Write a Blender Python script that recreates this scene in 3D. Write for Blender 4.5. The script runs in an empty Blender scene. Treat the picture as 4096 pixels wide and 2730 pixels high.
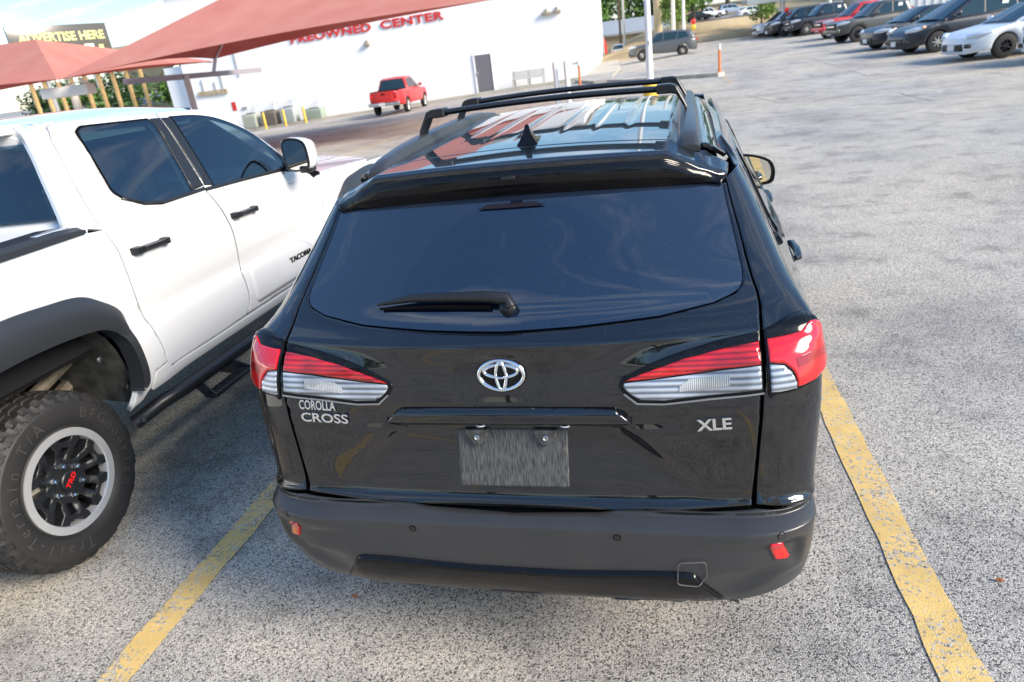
import bpy, bmesh, math, random
import numpy as np
from mathutils import Vector, Matrix, Euler
from mathutils.geometry import delaunay_2d_cdt
random.seed(7)
sc = bpy.context.scene
COL = sc.collection
R_ = math.radians
# ------------------------------------------------------------------ camera
cam_d = bpy.data.cameras.new('camera'); cam = bpy.data.objects.new('camera', cam_d); COL.objects.link(cam)
cam_d.sensor_width = 36; cam_d.lens = 24.882; cam_d.clip_start = .05; cam_d.clip_end = 3000
cam.matrix_world = (Matrix.Translation((.51015, -1.59355, 1.87992)) @ Matrix.Rotation(R_(15.42524), 4, 'Z')
                    @ Matrix.Rotation(R_(90 - 22.10258), 4, 'X') @ Matrix.Rotation(R_(-7.25195), 4, 'Z'))
cam_d.dof.use_dof = True; cam_d.dof.focus_distance = 2.2; cam_d.dof.aperture_fstop = 4.5
sc.camera = cam
# ------------------------------------------------------------------ sky and sun
SUN_EL, SUN_AZ = 29, 108          # azimuth clockwise from +Y
w = bpy.data.worlds.new('World'); sc.world = w; w.use_nodes = True
nt = w.node_tree; nt.nodes.clear()
out = nt.nodes.new('ShaderNodeOutputWorld'); bg = nt.nodes.new('ShaderNodeBackground')
sky = nt.nodes.new('ShaderNodeTexSky'); sky.sky_type = 'NISHITA'; sky.sun_disc = False
sky.sun_elevation = R_(SUN_EL); sky.sun_rotation = R_(SUN_AZ); sky.altitude = 2000; sky.air_density = 2.0; sky.dust_density = 0; sky.ozone_density = 8
bg.inputs['Strength'].default_value = .108
# clouds: wispy noise on the sky dome, projected onto a flat layer
tc = nt.nodes.new('ShaderNodeTexCoord'); sep = nt.nodes.new('ShaderNodeSeparateXYZ')
nt.links.new(tc.outputs['Generated'], sep.inputs[0])
mx = nt.nodes.new('ShaderNodeMath'); mx.operation = 'MAXIMUM'; mx.inputs[1].default_value = .0; nt.links.new(sep.outputs['Z'], mx.inputs[0])
ad = nt.nodes.new('ShaderNodeMath'); ad.operation = 'ADD'; ad.inputs[1].default_value = .16; nt.links.new(mx.outputs[0], ad.inputs[0])
dv = nt.nodes.new('ShaderNodeVectorMath'); dv.operation = 'DIVIDE'
cmb = nt.nodes.new('ShaderNodeCombineXYZ')
for i in range(3): nt.links.new(ad.outputs[0], cmb.inputs[i])
nt.links.new(tc.outputs['Generated'], dv.inputs[0]); nt.links.new(cmb.outputs[0], dv.inputs[1])
mp = nt.nodes.new('ShaderNodeMapping'); mp.inputs['Rotation'].default_value = (0, 0, R_(35)); mp.inputs['Scale'].default_value = (1.0, 3.2, 1)
nt.links.new(dv.outputs[0], mp.inputs[0])
n1 = nt.nodes.new('ShaderNodeTexNoise'); n1.inputs['Scale'].default_value = 1.1; n1.inputs['Detail'].default_value = 9; n1.inputs['Roughness'].default_value = .62; n1.inputs['Distortion'].default_value = .5
nt.links.new(mp.outputs[0], n1.inputs['Vector'])
cr = nt.nodes.new('ShaderNodeValToRGB'); cr.color_ramp.elements[0].position = .50; cr.color_ramp.elements[1].position = .80
cr.color_ramp.elements[0].color = (0, 0, 0, 1); cr.color_ramp.elements[1].color = (.75, .75, .75, 1)
nt.links.new(n1.outputs[0], cr.inputs[0])
mixc = nt.nodes.new('ShaderNodeMix'); mixc.data_type = 'RGBA'; mixc.blend_type = 'MIX'
mixc.inputs['B'].default_value = (9.5, 9.6, 9.8, 1)
sky_boost = nt.nodes.new('ShaderNodeMix'); sky_boost.data_type = 'RGBA'; sky_boost.blend_type = 'ADD'; sky_boost.inputs['Factor'].default_value = 1; sky_boost.inputs['B'].default_value = (.32, .72, 1.45, 1); nt.links.new(sky.outputs[0], sky_boost.inputs['A'])   # even blue added to the whole sky to brighten paint and glass reflections
nt.links.new(cr.outputs[0], mixc.inputs['Factor']); nt.links.new(sky_boost.outputs['Result'], mixc.inputs['A'])
nt.links.new(mixc.outputs['Result'], bg.inputs['Color']); nt.links.new(bg.outputs[0], out.inputs[0])
sun_d = bpy.data.lights.new('sun', 'SUN'); sun_d.energy = 4.0; sun_d.angle = R_(24); sun_d.color = (1, .89, .74)
sun = bpy.data.objects.new('sun', sun_d); COL.objects.link(sun)
sd = Vector((math.sin(R_(SUN_AZ)) * math.cos(R_(SUN_EL)), math.cos(R_(SUN_AZ)) * math.cos(R_(SUN_EL)), math.sin(R_(SUN_EL))))
sun.rotation_euler = sd.to_track_quat('Z', 'Y').to_euler(); sun.location = sd * 50
vs = sc.view_settings; vs.view_transform = 'Standard'; vs.look = 'None'; vs.exposure = .82; vs.gamma = 1.0; vs.use_curve_mapping = False
# ------------------------------------------------------------------ helpers: materials
MATS = {}
def lin(c): return tuple(((v / 12.92) if v <= .04045 else ((v + .055) / 1.055) ** 2.4) for v in c)
def mat(name, col, rough=.5, metal=0, coat=0, ior=1.5, noise=None, bump=None, spec=.5, coat_rough=.02, trans=0, emit=None):
    if name in MATS: return MATS[name]
    m = bpy.data.materials.new(name); m.use_nodes = True; t = m.node_tree; b = t.nodes['Principled BSDF']
    b.inputs['Base Color'].default_value = (*col, 1); b.inputs['Roughness'].default_value = rough; b.inputs['Metallic'].default_value = metal
    b.inputs['Coat Weight'].default_value = coat; b.inputs['Coat Roughness'].default_value = coat_rough; b.inputs['IOR'].default_value = ior
    b.inputs['Specular IOR Level'].default_value = spec; b.inputs['Transmission Weight'].default_value = trans
    if emit: b.inputs['Emission Color'].default_value = (*emit[:3], 1); b.inputs['Emission Strength'].default_value = emit[3]
    if noise or bump:
        tcn = t.nodes.new('ShaderNodeTexCoord')
    if noise:                       # (scale, amount, detail[, stretch])
        nn = t.nodes.new('ShaderNodeTexNoise'); nn.inputs['Scale'].default_value = noise[0]; nn.inputs['Detail'].default_value = noise[2]
        if len(noise) > 3:
            mpn = t.nodes.new('ShaderNodeMapping'); mpn.inputs['Scale'].default_value = noise[3]
            t.links.new(tcn.outputs['Object'], mpn.inputs[0]); t.links.new(mpn.outputs[0], nn.inputs['Vector'])
        else: t.links.new(tcn.outputs['Object'], nn.inputs['Vector'])
        rp = t.nodes.new('ShaderNodeValToRGB'); a = noise[1]
        rp.color_ramp.elements[0].position = .3; rp.color_ramp.elements[1].position = .7
        rp.color_ramp.elements[0].color = (*[v * (1 - a) for v in col], 1); rp.color_ramp.elements[1].color = (*[min(1, v * (1 + a)) for v in col], 1)
        t.links.new(nn.outputs[0], rp.inputs[0]); t.links.new(rp.outputs[0], b.inputs['Base Color'])
    if bump:                        # (scale, strength, distance)
        bn = t.nodes.new('ShaderNodeTexNoise'); bn.inputs['Scale'].default_value = bump[0]; bn.inputs['Detail'].default_value = 3
        t.links.new(tcn.outputs['Object'], bn.inputs['Vector'])
        bp = t.nodes.new('ShaderNodeBump'); bp.inputs['Strength'].default_value = bump[1]; bp.inputs['Distance'].default_value = bump[2]
        t.links.new(bn.outputs[0], bp.inputs['Height']); t.links.new(bp.outputs[0], b.inputs['Normal'])
    MATS[name] = m; return m
def dusty(m, scale=60, amt=.06, col=(.35, .33, .3), speck=True):
    """thin road dust: small specks and a faint film mixed into the colour and roughness"""
    t = m.node_tree; b = t.nodes['Principled BSDF']; tcn = t.nodes.new('ShaderNodeTexCoord')
    n = t.nodes.new('ShaderNodeTexNoise'); n.inputs['Scale'].default_value = 6; n.inputs['Detail'].default_value = 6
    v = t.nodes.new('ShaderNodeTexVoronoi'); v.inputs['Scale'].default_value = scale
    t.links.new(tcn.outputs['Object'], n.inputs['Vector']); t.links.new(tcn.outputs['Object'], v.inputs['Vector'])
    r = t.nodes.new('ShaderNodeValToRGB'); r.color_ramp.elements[0].position = .02; r.color_ramp.elements[0].color = (1, 1, 1, 1)
    r.color_ramp.elements[1].position = .10; r.color_ramp.elements[1].color = (0, 0, 0, 1); t.links.new(v.outputs['Distance'], r.inputs[0])
    r2 = t.nodes.new('ShaderNodeValToRGB'); r2.color_ramp.elements[0].position = .35; r2.color_ramp.elements[1].position = .8
    r2.color_ramp.elements[0].color = (0, 0, 0, 1); r2.color_ramp.elements[1].color = (amt, amt, amt, 1); t.links.new(n.outputs[0], r2.inputs[0])
    sp = t.nodes.new('ShaderNodeMath'); sp.operation = 'MULTIPLY_ADD'; sp.inputs[1].default_value = .35 if speck else 0
    t.links.new(r.outputs[0], sp.inputs[0]); t.links.new(r2.outputs[0], sp.inputs[2])
    mxx = t.nodes.new('ShaderNodeMix'); mxx.data_type = 'RGBA'; mxx.inputs['A'].default_value = b.inputs['Base Color'].default_value
    if b.inputs['Base Color'].is_linked: t.links.new(b.inputs['Base Color'].links[0].from_socket, mxx.inputs['A'])
    mxx.inputs['B'].default_value = (*col, 1); t.links.new(sp.outputs[0], mxx.inputs['Factor']); t.links.new(mxx.outputs['Result'], b.inputs['Base Color'])
    return m
paint_black = dusty(mat('black_paint', (.004, .0045, .006), .35, 0, 1, spec=.05), 90, .004)
paint_black.node_tree.nodes['Principled BSDF'].inputs['Coat IOR'].default_value = 1.72
glass_rear = dusty(mat('privacy_glass', (.004, .008, .02), .012, 0, 0, ior=2.1), 70, .006, (.25, .27, .3))
glass_dark = mat('dark_glass', (.008, .014, .022), .015, 0, .6, ior=1.75)
glass_far = mat('far_glass', (.012, .03, .035), .05, 0, 0, ior=1.7)
plastic = dusty(mat('grey_plastic', (.030, .031, .033), .30, ior=1.55, bump=(900, .25, .0004)), 120, .05, (.22, .21, .2))
plastic_blk = mat('black_plastic', (.012, .012, .013), .38, bump=(700, .15, .0003))
gloss_blk = dusty(mat('gloss_black', (.004, .004, .005), .3, coat=.5, spec=.05), 90, .003)
gap_mat = mat('seam_black', (.003, .003, .003), .9, spec=.1)
chrome = mat('chrome', (.82, .83, .85), .08, 1)
satin = mat('satin_metal', (.45, .46, .48), .32, 1)
rubber = dusty(mat('rubber', (.013, .013, .014), .62, bump=(260, .3, .001)), 150, .06, (.17, .15, .13), False)
paint_white = mat('white_paint', (.70, .70, .70), .30, 0, 1)
red_lens = mat('red_lens', (.62, .004, .008), .12, 0, 1, spec=.6)
red_dark = mat('red_lens_dark', (.30, .003, .006), .12, 0, 1)
clear_lens = mat('clear_lens', (.52, .56, .62), .16, .35, 1)
mirror_m = mat('mirror_glass', (.75, .74, .66), .02, 1)
# ------------------------------------------------------------------ helpers: objects
def link(o, parent=None):
    COL.objects.link(o)
    if parent: o.parent = parent
    return o
def tag(o, label=None, cat=None, group=None, kind=None):
    if label: o['label'] = label
    if cat: o['category'] = cat
    if group: o['group'] = group
    if kind: o['kind'] = kind
    return o
def empty(name, label=None, cat=None, loc=(0, 0, 0), rz=0, group=None, scale=1):
    o = bpy.data.objects.new(name, None); o.location = loc; o.rotation_euler = (0, 0, rz); o.empty_display_size = .2
    if scale != 1: o.scale = (scale,) * 3
    return tag(link(o), label, cat, group)
def obj(name, verts, faces, m, parent=None, smooth=False, ang=None, normals=None):
    me = bpy.data.meshes.new(name); me.from_pydata([tuple(v) for v in verts], [], faces)
    me.materials.append(m)
    if smooth or normals is not None or ang:
        me.polygons.foreach_set('use_smooth', [True] * len(me.polygons))
    if ang: me.set_sharp_from_angle(angle=R_(ang))
    me.update()
    if normals is not None: me.normals_split_custom_set_from_vertices([tuple(n) for n in normals])
    return link(bpy.data.objects.new(name, me), parent)
def bobj(name, bm, m, parent=None, ang=40):
    bmesh.ops.recalc_face_normals(bm, faces=bm.faces)
    me = bpy.data.meshes.new(name); bm.to_mesh(me); bm.free(); me.materials.append(m)
    if ang:
        me.polygons.foreach_set('use_smooth', [True] * len(me.polygons)); me.set_sharp_from_angle(angle=R_(ang))
    return link(bpy.data.objects.new(name, me), parent)
def box(bm, c, s, rz=0, bev=0, M=None):
    r = bmesh.ops.create_cube(bm, size=1); vs_ = r['verts']
    bmesh.ops.scale(bm, vec=s, verts=vs_)
    if bev > 0:
        es = list({e for v in vs_ for e in v.link_edges})
        rr = bmesh.ops.bevel(bm, geom=es, offset=bev, segments=2, affect='EDGES', profile=.5)
        vs_ = list({v for f in rr['faces'] for v in f.verts} | {v for v in vs_ if v.is_valid})
    X = Matrix.Translation(c) @ Matrix.Rotation(rz, 4, 'Z')
    if M is not None: X = M @ X
    bmesh.ops.transform(bm, matrix=X, verts=vs_)
    return bm
def boxo(name, c, s, m, parent=None, rz=0, bev=0, M=None):
    return bobj(name, box(bmesh.new(), c, s, rz, bev, M), m, parent)
def tube(bm, pts, r, n=8, caps=True):
    pts = [Vector(p) for p in pts]; rings = []; rs = r if isinstance(r, (list, tuple)) else [r] * len(pts)
    up = None
    for i, p in enumerate(pts):
        d = (pts[min(i + 1, len(pts) - 1)] - pts[max(i - 1, 0)]).normalized()
        if up is None: up = Vector((0, 0, 1)) if abs(d.z) < .9 else Vector((1, 0, 0))
        a = d.cross(up).normalized(); b = a.cross(d).normalized(); up = b
        rings.append([bm.verts.new(p + (a * math.cos(2 * math.pi * k / n) + b * math.sin(2 * math.pi * k / n)) * rs[i]) for k in range(n)])
    for A, B in zip(rings, rings[1:]):
        for k in range(n): bm.faces.new((A[k], A[(k + 1) % n], B[(k + 1) % n], B[k]))
    if caps: bm.faces.new(rings[0][::-1]); bm.faces.new(rings[-1])
    return bm
def tubeo(name, pts, r, m, parent=None, n=8): return bobj(name, tube(bmesh.new(), pts, r, n), m, parent)
def lathe(bm, prof, n=32, axis='X', M=None, close=False):
    """prof = [(axial, radius)]"""
    rings = []
    for a, r in prof:
        ring = []
        for k in range(n):
            t = 2 * math.pi * k / n; c_, s_ = math.cos(t) * r, math.sin(t) * r
            v = Vector((a, c_, s_)) if axis == 'X' else (Vector((c_, s_, a)) if axis == 'Z' else Vector((c_, a, s_)))
            ring.append(bm.verts.new(M @ v if M is not None else v))
        rings.append(ring)
    P = list(zip(rings, rings[1:]))
    if close: P.append((rings[-1], rings[0]))
    for A, B in P:
        for k in range(n): bm.faces.new((A[k], A[(k + 1) % n], B[(k + 1) % n], B[k]))
    return bm
def spline(pts, n=6, closed=False):
    P = [np.array(p, float) for p in pts]; o = []; L = len(P)
    for i in range(L if closed else L - 1):
        p0 = P[i - 1] if (closed or i > 0) else 2 * P[0] - P[1]; p1 = P[i]; p2 = P[(i + 1) % L]
        p3 = P[(i + 2) % L] if (closed or i + 2 < L) else 2 * P[-1] - P[-2]
        for k in range(n):
            t = k / n; o.append(tuple(.5 * ((2 * p1) + (p2 - p0) * t + (2 * p0 - 5 * p1 + 4 * p2 - p3) * t * t + (3 * p1 - p0 - 3 * p2 + p3) * t ** 3)))
    if not closed: o.append(tuple(P[-1]))
    return o
def rpoly(pts, r=.02, n=4):
    """round the corners of a closed polygon"""
    o = []; L = len(pts)
    for i in range(L):
        a, b, c = (np.array(pts[(i + k) % L], float) for k in (-1, 0, 1))
        u, v = a - b, c - b; lu, lv = np.linalg.norm(u), np.linalg.norm(v); rr = min(r, lu * .45, lv * .45)
        p, q = b + u / lu * rr, b + v / lv * rr
        for k in range(n + 1):
            t = k / n; o.append(tuple((1 - t) ** 2 * p + 2 * t * (1 - t) * b + t * t * q))
    return o
def dens(poly, sp):
    o = []
    for i in range(len(poly)):
        a, b = np.array(poly[i]), np.array(poly[(i + 1) % len(poly)]); k = max(1, int(np.linalg.norm(b - a) / sp))
        for j in range(k): o.append(tuple(a + (b - a) * j / k))
    return o
def area2(P):
    P = np.array(P); return .5 * np.sum(P[:, 0] * np.roll(P[:, 1], -1) - np.roll(P[:, 0], -1) * P[:, 1])
def inpoly(pts, poly):
    P = np.array(poly); x, y = pts[:, 0], pts[:, 1]; r = np.zeros(len(pts), bool)
    x1, y1 = P[:, 0], P[:, 1]; x2, y2 = np.roll(x1, -1), np.roll(y1, -1)
    for a, b, c, d in zip(x1, y1, x2, y2):
        if b == d: continue
        k = ((b > y) != (d > y)) & (x < (c - a) * (y - b) / (d - b) + a); r ^= k
    return r
def triang(poly, sp, holes=(), ring=0.0, lines=()):
    """2D points + triangles of a polygon with interior grid points; returns pts, tris, boundary count"""
    poly = dens(poly, sp)
    if area2(poly) < 0: poly = poly[::-1]
    nb = len(poly); P = np.array(poly); extra = []
    if ring:
        t = np.roll(P, -1, 0) - np.roll(P, 1, 0); t /= np.linalg.norm(t, axis=1)[:, None] + 1e-9
        nrm = np.stack([-t[:, 1], t[:, 0]], 1); rp = P + nrm * ring; extra.append(rp[inpoly(rp, poly)])
    lo, hi = P.min(0), P.max(0)
    gx, gy = np.meshgrid(np.arange(lo[0] + sp * .5, hi[0], sp), np.arange(lo[1] + sp * .5, hi[1], sp * .87))
    gx[1::2] += sp * .5
    g = np.stack([gx.ravel(), gy.ravel()], 1)
    hl = [dens(h, sp) for h in holes]
    xl = np.zeros((0, 2))
    if lines:
        xs_ = np.arange(lo[0], hi[0], sp * .9); xl = np.concatenate([np.stack([xs_, np.full(len(xs_), z)], 1) for k, z in enumerate(lines)]); xl = xl[inpoly(xl, poly)]
        kk = np.ones(len(xl), bool)
        for q in P: kk &= ((xl - q) ** 2).sum(1) > (max(.3 * sp, ring * 1.3)) ** 2
        xl = xl[kk]; extra.append(xl)
        for z in lines: g = g[np.abs(g[:, 1] - z) > .45 * sp]
    if len(g):
        g = g[inpoly(g, poly)]
        for h in hl: g = g[~inpoly(g, h)]
        B = np.concatenate([P] + [np.array(h) for h in hl]); keep = np.ones(len(g), bool)
        for q in B: keep &= ((g - q) ** 2).sum(1) > (max(.55 * sp, ring * 1.5)) ** 2
        extra.append(g[keep])
    allp = [tuple(p) for p in poly]; edges = [(i, (i + 1) % nb) for i in range(nb)]; loops = [list(range(nb))]
    for h in hl:
        s = len(allp); allp += [tuple(p) for p in h]; edges += [(s + i, s + (i + 1) % len(h)) for i in range(len(h))]; loops.append(list(range(s, s + len(h))))
    nbound = len(allp)
    for e in extra: allp += [tuple(p) for p in e]
    vo, eo, fo, ov, oe, of = delaunay_2d_cdt([Vector(p) for p in allp], edges, [], 1, 1e-7)
    V = np.array([tuple(v) for v in vo]); F = [tuple(f) for f in fo]
    if hl and F:
        cen = np.array([V[list(f)].mean(0) for f in F]); kill = np.zeros(len(F), bool)
        for h in hl: kill |= inpoly(cen, h)
        F = [f for f, k in zip(F, kill) if not k]
    # boundary loops from faces
    cnt = {}
    for f in F:
        for i in range(len(f)):
            a, b = f[i], f[(i + 1) % len(f)]; cnt[(a, b)] = 1
    bnd = [(a, b) for (a, b) in cnt if (b, a) not in cnt]
    return V, F, bnd
def panel(name, m, poly, S, parent=None, sp=.03, rim=.012, roll=.0025, off=0.0, holes=(), inside=(0, 2, .8), ring=None, lines=()):
    """a sheet-metal or moulded panel: polygon in a 2D surface domain mapped by S, rolled edge and a returned rim"""
    V, F, bnd = triang(poly, sp, holes, ring if ring is not None else (.006 if roll else 0), lines)
    h = 1e-3; P, N = [], []
    for u, v in V:
        p = Vector(S(u, v)); a = Vector(S(u + h, v)) - Vector(S(u - h, v)); b = Vector(S(u, v + h)) - Vector(S(u, v - h))
        n = a.cross(b)
        if n.length < 1e-12: n = Vector((0, 0, 1e-9))
        P.append(p); N.append(n.normalized())
    c = Vector(inside); s = sum(1 if n.dot(p - c) > 0 else -1 for n, p in zip(N, P))
    flip = s < 0
    if flip: N = [-n for n in N]
    P = [p + n * off for p, n in zip(P, N)]
    # orientation of faces: mapped winding vs normal
    f0 = F[len(F) // 2]; fn = (P[f0[1]] - P[f0[0]]).cross(P[f0[2]] - P[f0[0]])
    if sum((P[f[1]] - P[f[0]]).cross(P[f[2]] - P[f[0]]).dot(N[f[0]]) for f in F[::max(1, len(F) // 40)]) < 0:
        F = [tuple(reversed(f)) for f in F]; bnd = [(b, a) for a, b in bnd]
    nrm = list(N); verts = list(P); faces = list(F)
    acc = {}
    for a, b in bnd:
        t = (P[b] - P[a]).normalized(); o = t.cross(N[a]).normalized()
        for i in (a, b): acc[i] = acc.get(i, Vector((0, 0, 0))) + o
    if roll:
        for i, o in acc.items():
            o = o.normalized(); verts[i] = P[i] - N[i] * roll; nrm[i] = (N[i] + o * 1.1).normalized()
    if rim:
        idx = {}
        for i, o in acc.items():
            o = o.normalized() if o.length > 0 else N[i]
            idx[i] = (len(verts), len(verts) + 1); verts.append(verts[i]); nrm.append(o); verts.append(verts[i] - N[i] * rim); nrm.append(o)
        for a, b in bnd:
            faces.append((idx[b][0], idx[a][0], idx[a][1], idx[b][1]))
    return obj(name, verts, faces, m, parent, normals=nrm)
def mirr(poly): return [(-a, b) for a, b in poly][::-1]
def text_mesh(s, size, ext=.003, bold=0, shear=0, space=1.0, sx=1.0):
    cu = bpy.data.curves.new('t', 'FONT'); cu.body = s; cu.size = size; cu.extrude = ext; cu.offset = bold; cu.shear = shear; cu.space_character = space
    cu.align_x = 'CENTER'; cu.align_y = 'CENTER'; cu.resolution_u = 3
    o = bpy.data.objects.new('t', cu); COL.objects.link(o)
    dg = bpy.context.evaluated_depsgraph_get(); me = bpy.data.meshes.new_from_object(o.evaluated_get(dg))
    bpy.data.objects.remove(o); bpy.data.curves.remove(cu)
    if sx != 1.0: me.transform(Matrix.Diagonal((sx, 1, 1, 1)))
    return me
def text_obj(name, s, size, m, M, parent=None, **k):
    me = text_mesh(s, size, **k); me.materials.clear(); me.materials.append(m)
    o = link(bpy.data.objects.new(name, me), parent); o.matrix_local = M; return o
def frame(o, x, n):
    """matrix with local X along x, local Z along n, at o"""
    n = Vector(n).normalized(); x = Vector(x); x = (x - n * x.dot(n)).normalized(); y = n.cross(x)
    M = Matrix((x, y, n)).transposed().to_4x4(); M.translation = Vector(o); return M
def sst(a, b, x):
    t = min(1, max(0, (x - a) / (b - a))); return t * t * (3 - 2 * t)
# ------------------------------------------------------------------ ground
def G(x, y): return .014 * max(0, min(y, 75) - 22) * sst(-7, 3, x) - .034 * min(30, max(0, -5 - x)) * sst(8, 26, y)
def asphalt_nodes(t):
    """old chip-seal asphalt: light and dark stones, dark patches, tan dust; returns colour and height sockets"""
    N, Lk = t.nodes, t.links
    tcn = N.new('ShaderNodeTexCoord')
    def noise(sc_, det, rough=.6):
        n = N.new('ShaderNodeTexNoise'); n.inputs['Scale'].default_value = sc_; n.inputs['Detail'].default_value = det; n.inputs['Roughness'].default_value = rough; Lk.new(tcn.outputs['Object'], n.inputs['Vector']); return n
    def ramp(src, els):
        r = N.new('ShaderNodeValToRGB'); e = r.color_ramp.elements
        e[0].position, e[0].color = els[0][0], (*els[0][1], 1); e[1].position, e[1].color = els[-1][0], (*els[-1][1], 1)
        for p, c in els[1:-1]: q = e.new(p); q.color = (*c, 1)
        Lk.new(src, r.inputs[0]); return r.outputs[0]
    vo = N.new('ShaderNodeTexVoronoi'); vo.inputs['Scale'].default_value = 180; vo.inputs['Randomness'].default_value = 1; Lk.new(tcn.outputs['Object'], vo.inputs['Vector'])
    ve = N.new('ShaderNodeTexVoronoi'); ve.feature = 'DISTANCE_TO_EDGE'; ve.inputs['Scale'].default_value = 180; Lk.new(tcn.outputs['Object'], ve.inputs['Vector'])
    stone = ramp(vo.outputs['Color'], [(0, (.07, .07, .074)), (.20, (.13, .13, .134)), (.29, (.40, .395, .385)), (.52, (.58, .572, .555)), (.78, (.72, .71, .69)), (1, (.78, .69, .57))])
    gap = ramp(ve.outputs['Distance'], [(.02, (.30, .30, .305)), (.12, (1, 1, 1))])
    fine = noise(480, 2, .7)
    fcol = ramp(fine.outputs[0], [(.30, (.45, .45, .45)), (.70, (1.5, 1.49, 1.47))])
    mx0 = N.new('ShaderNodeMix'); mx0.data_type = 'RGBA'; mx0.blend_type = 'MULTIPLY'; mx0.inputs['Factor'].default_value = 1; Lk.new(stone, mx0.inputs['A']); Lk.new(gap, mx0.inputs['B'])
    mx1 = N.new('ShaderNodeMix'); mx1.data_type = 'RGBA'; mx1.blend_type = 'MULTIPLY'; mx1.inputs['Factor'].default_value = .8; Lk.new(mx0.outputs['Result'], mx1.inputs['A']); Lk.new(fcol, mx1.inputs['B'])
    big = noise(.55, 5, .62); mid = noise(2.6, 5, .6); tan_ = noise(.16, 4, .55)
    dark = ramp(big.outputs[0], [(.34, (.72, .72, .74)), (.48, (.98, .97, .96)), (.64, (1.14, 1.12, 1.08))])
    mul = N.new('ShaderNodeMix'); mul.data_type = 'RGBA'; mul.blend_type = 'MULTIPLY'; mul.inputs['Factor'].default_value = 1; Lk.new(mx1.outputs['Result'], mul.inputs['A']); Lk.new(dark, mul.inputs['B'])
    dk2 = ramp(mid.outputs[0], [(.33, (.68, .675, .67)), (.46, (.98, .975, .97)), (.70, (1.08, 1.07, 1.05))])
    mul2 = N.new('ShaderNodeMix'); mul2.data_type = 'RGBA'; mul2.blend_type = 'MULTIPLY'; mul2.inputs['Factor'].default_value = 1; Lk.new(mul.outputs['Result'], mul2.inputs['A']); Lk.new(dk2, mul2.inputs['B'])
    tn = ramp(tan_.outputs[0], [(.34, (.99, .98, .965)), (.62, (1.14, 1.06, .93))])
    mul3 = N.new('ShaderNodeMix'); mul3.data_type = 'RGBA'; mul3.blend_type = 'MULTIPLY'; mul3.inputs['Factor'].default_value = 1; Lk.new(mul2.outputs['Result'], mul3.inputs['A']); Lk.new(tn, mul3.inputs['B'])
    # a noise-edged darker patch between the two near bays
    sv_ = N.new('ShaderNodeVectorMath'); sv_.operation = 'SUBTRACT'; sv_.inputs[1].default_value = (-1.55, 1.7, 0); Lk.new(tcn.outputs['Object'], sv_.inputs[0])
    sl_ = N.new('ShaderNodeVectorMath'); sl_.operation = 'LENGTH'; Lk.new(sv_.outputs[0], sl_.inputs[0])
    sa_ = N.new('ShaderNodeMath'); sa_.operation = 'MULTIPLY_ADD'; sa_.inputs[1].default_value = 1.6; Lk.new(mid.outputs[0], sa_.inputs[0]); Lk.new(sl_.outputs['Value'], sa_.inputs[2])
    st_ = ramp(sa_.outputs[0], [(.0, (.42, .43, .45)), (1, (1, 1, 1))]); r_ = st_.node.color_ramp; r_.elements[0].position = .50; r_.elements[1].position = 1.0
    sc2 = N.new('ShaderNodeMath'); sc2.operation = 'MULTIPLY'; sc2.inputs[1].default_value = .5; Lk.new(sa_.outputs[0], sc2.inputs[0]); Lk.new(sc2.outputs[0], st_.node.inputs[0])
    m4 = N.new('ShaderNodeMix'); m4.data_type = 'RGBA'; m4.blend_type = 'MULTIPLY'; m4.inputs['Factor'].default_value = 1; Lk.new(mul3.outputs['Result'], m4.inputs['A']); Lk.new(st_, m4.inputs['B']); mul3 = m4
    hm = N.new('ShaderNodeMath'); hm.operation = 'MULTIPLY_ADD'; hm.inputs[1].default_value = -.8; Lk.new(vo.outputs['Distance'], hm.inputs[0]); Lk.new(fine.outputs[0], hm.inputs[2])
    return tcn, mul3.outputs['Result'], hm.outputs[0], mid, noise, ramp
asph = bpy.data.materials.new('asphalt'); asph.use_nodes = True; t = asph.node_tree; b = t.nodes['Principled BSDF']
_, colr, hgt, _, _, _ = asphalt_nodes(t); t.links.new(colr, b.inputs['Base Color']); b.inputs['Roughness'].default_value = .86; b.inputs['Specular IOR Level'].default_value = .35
bp = t.nodes.new('ShaderNodeBump'); bp.inputs['Strength'].default_value = .55; bp.inputs['Distance'].default_value = .006; t.links.new(hgt, bp.inputs['Height']); t.links.new(bp.outputs[0], b.inputs['Normal'])
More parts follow.
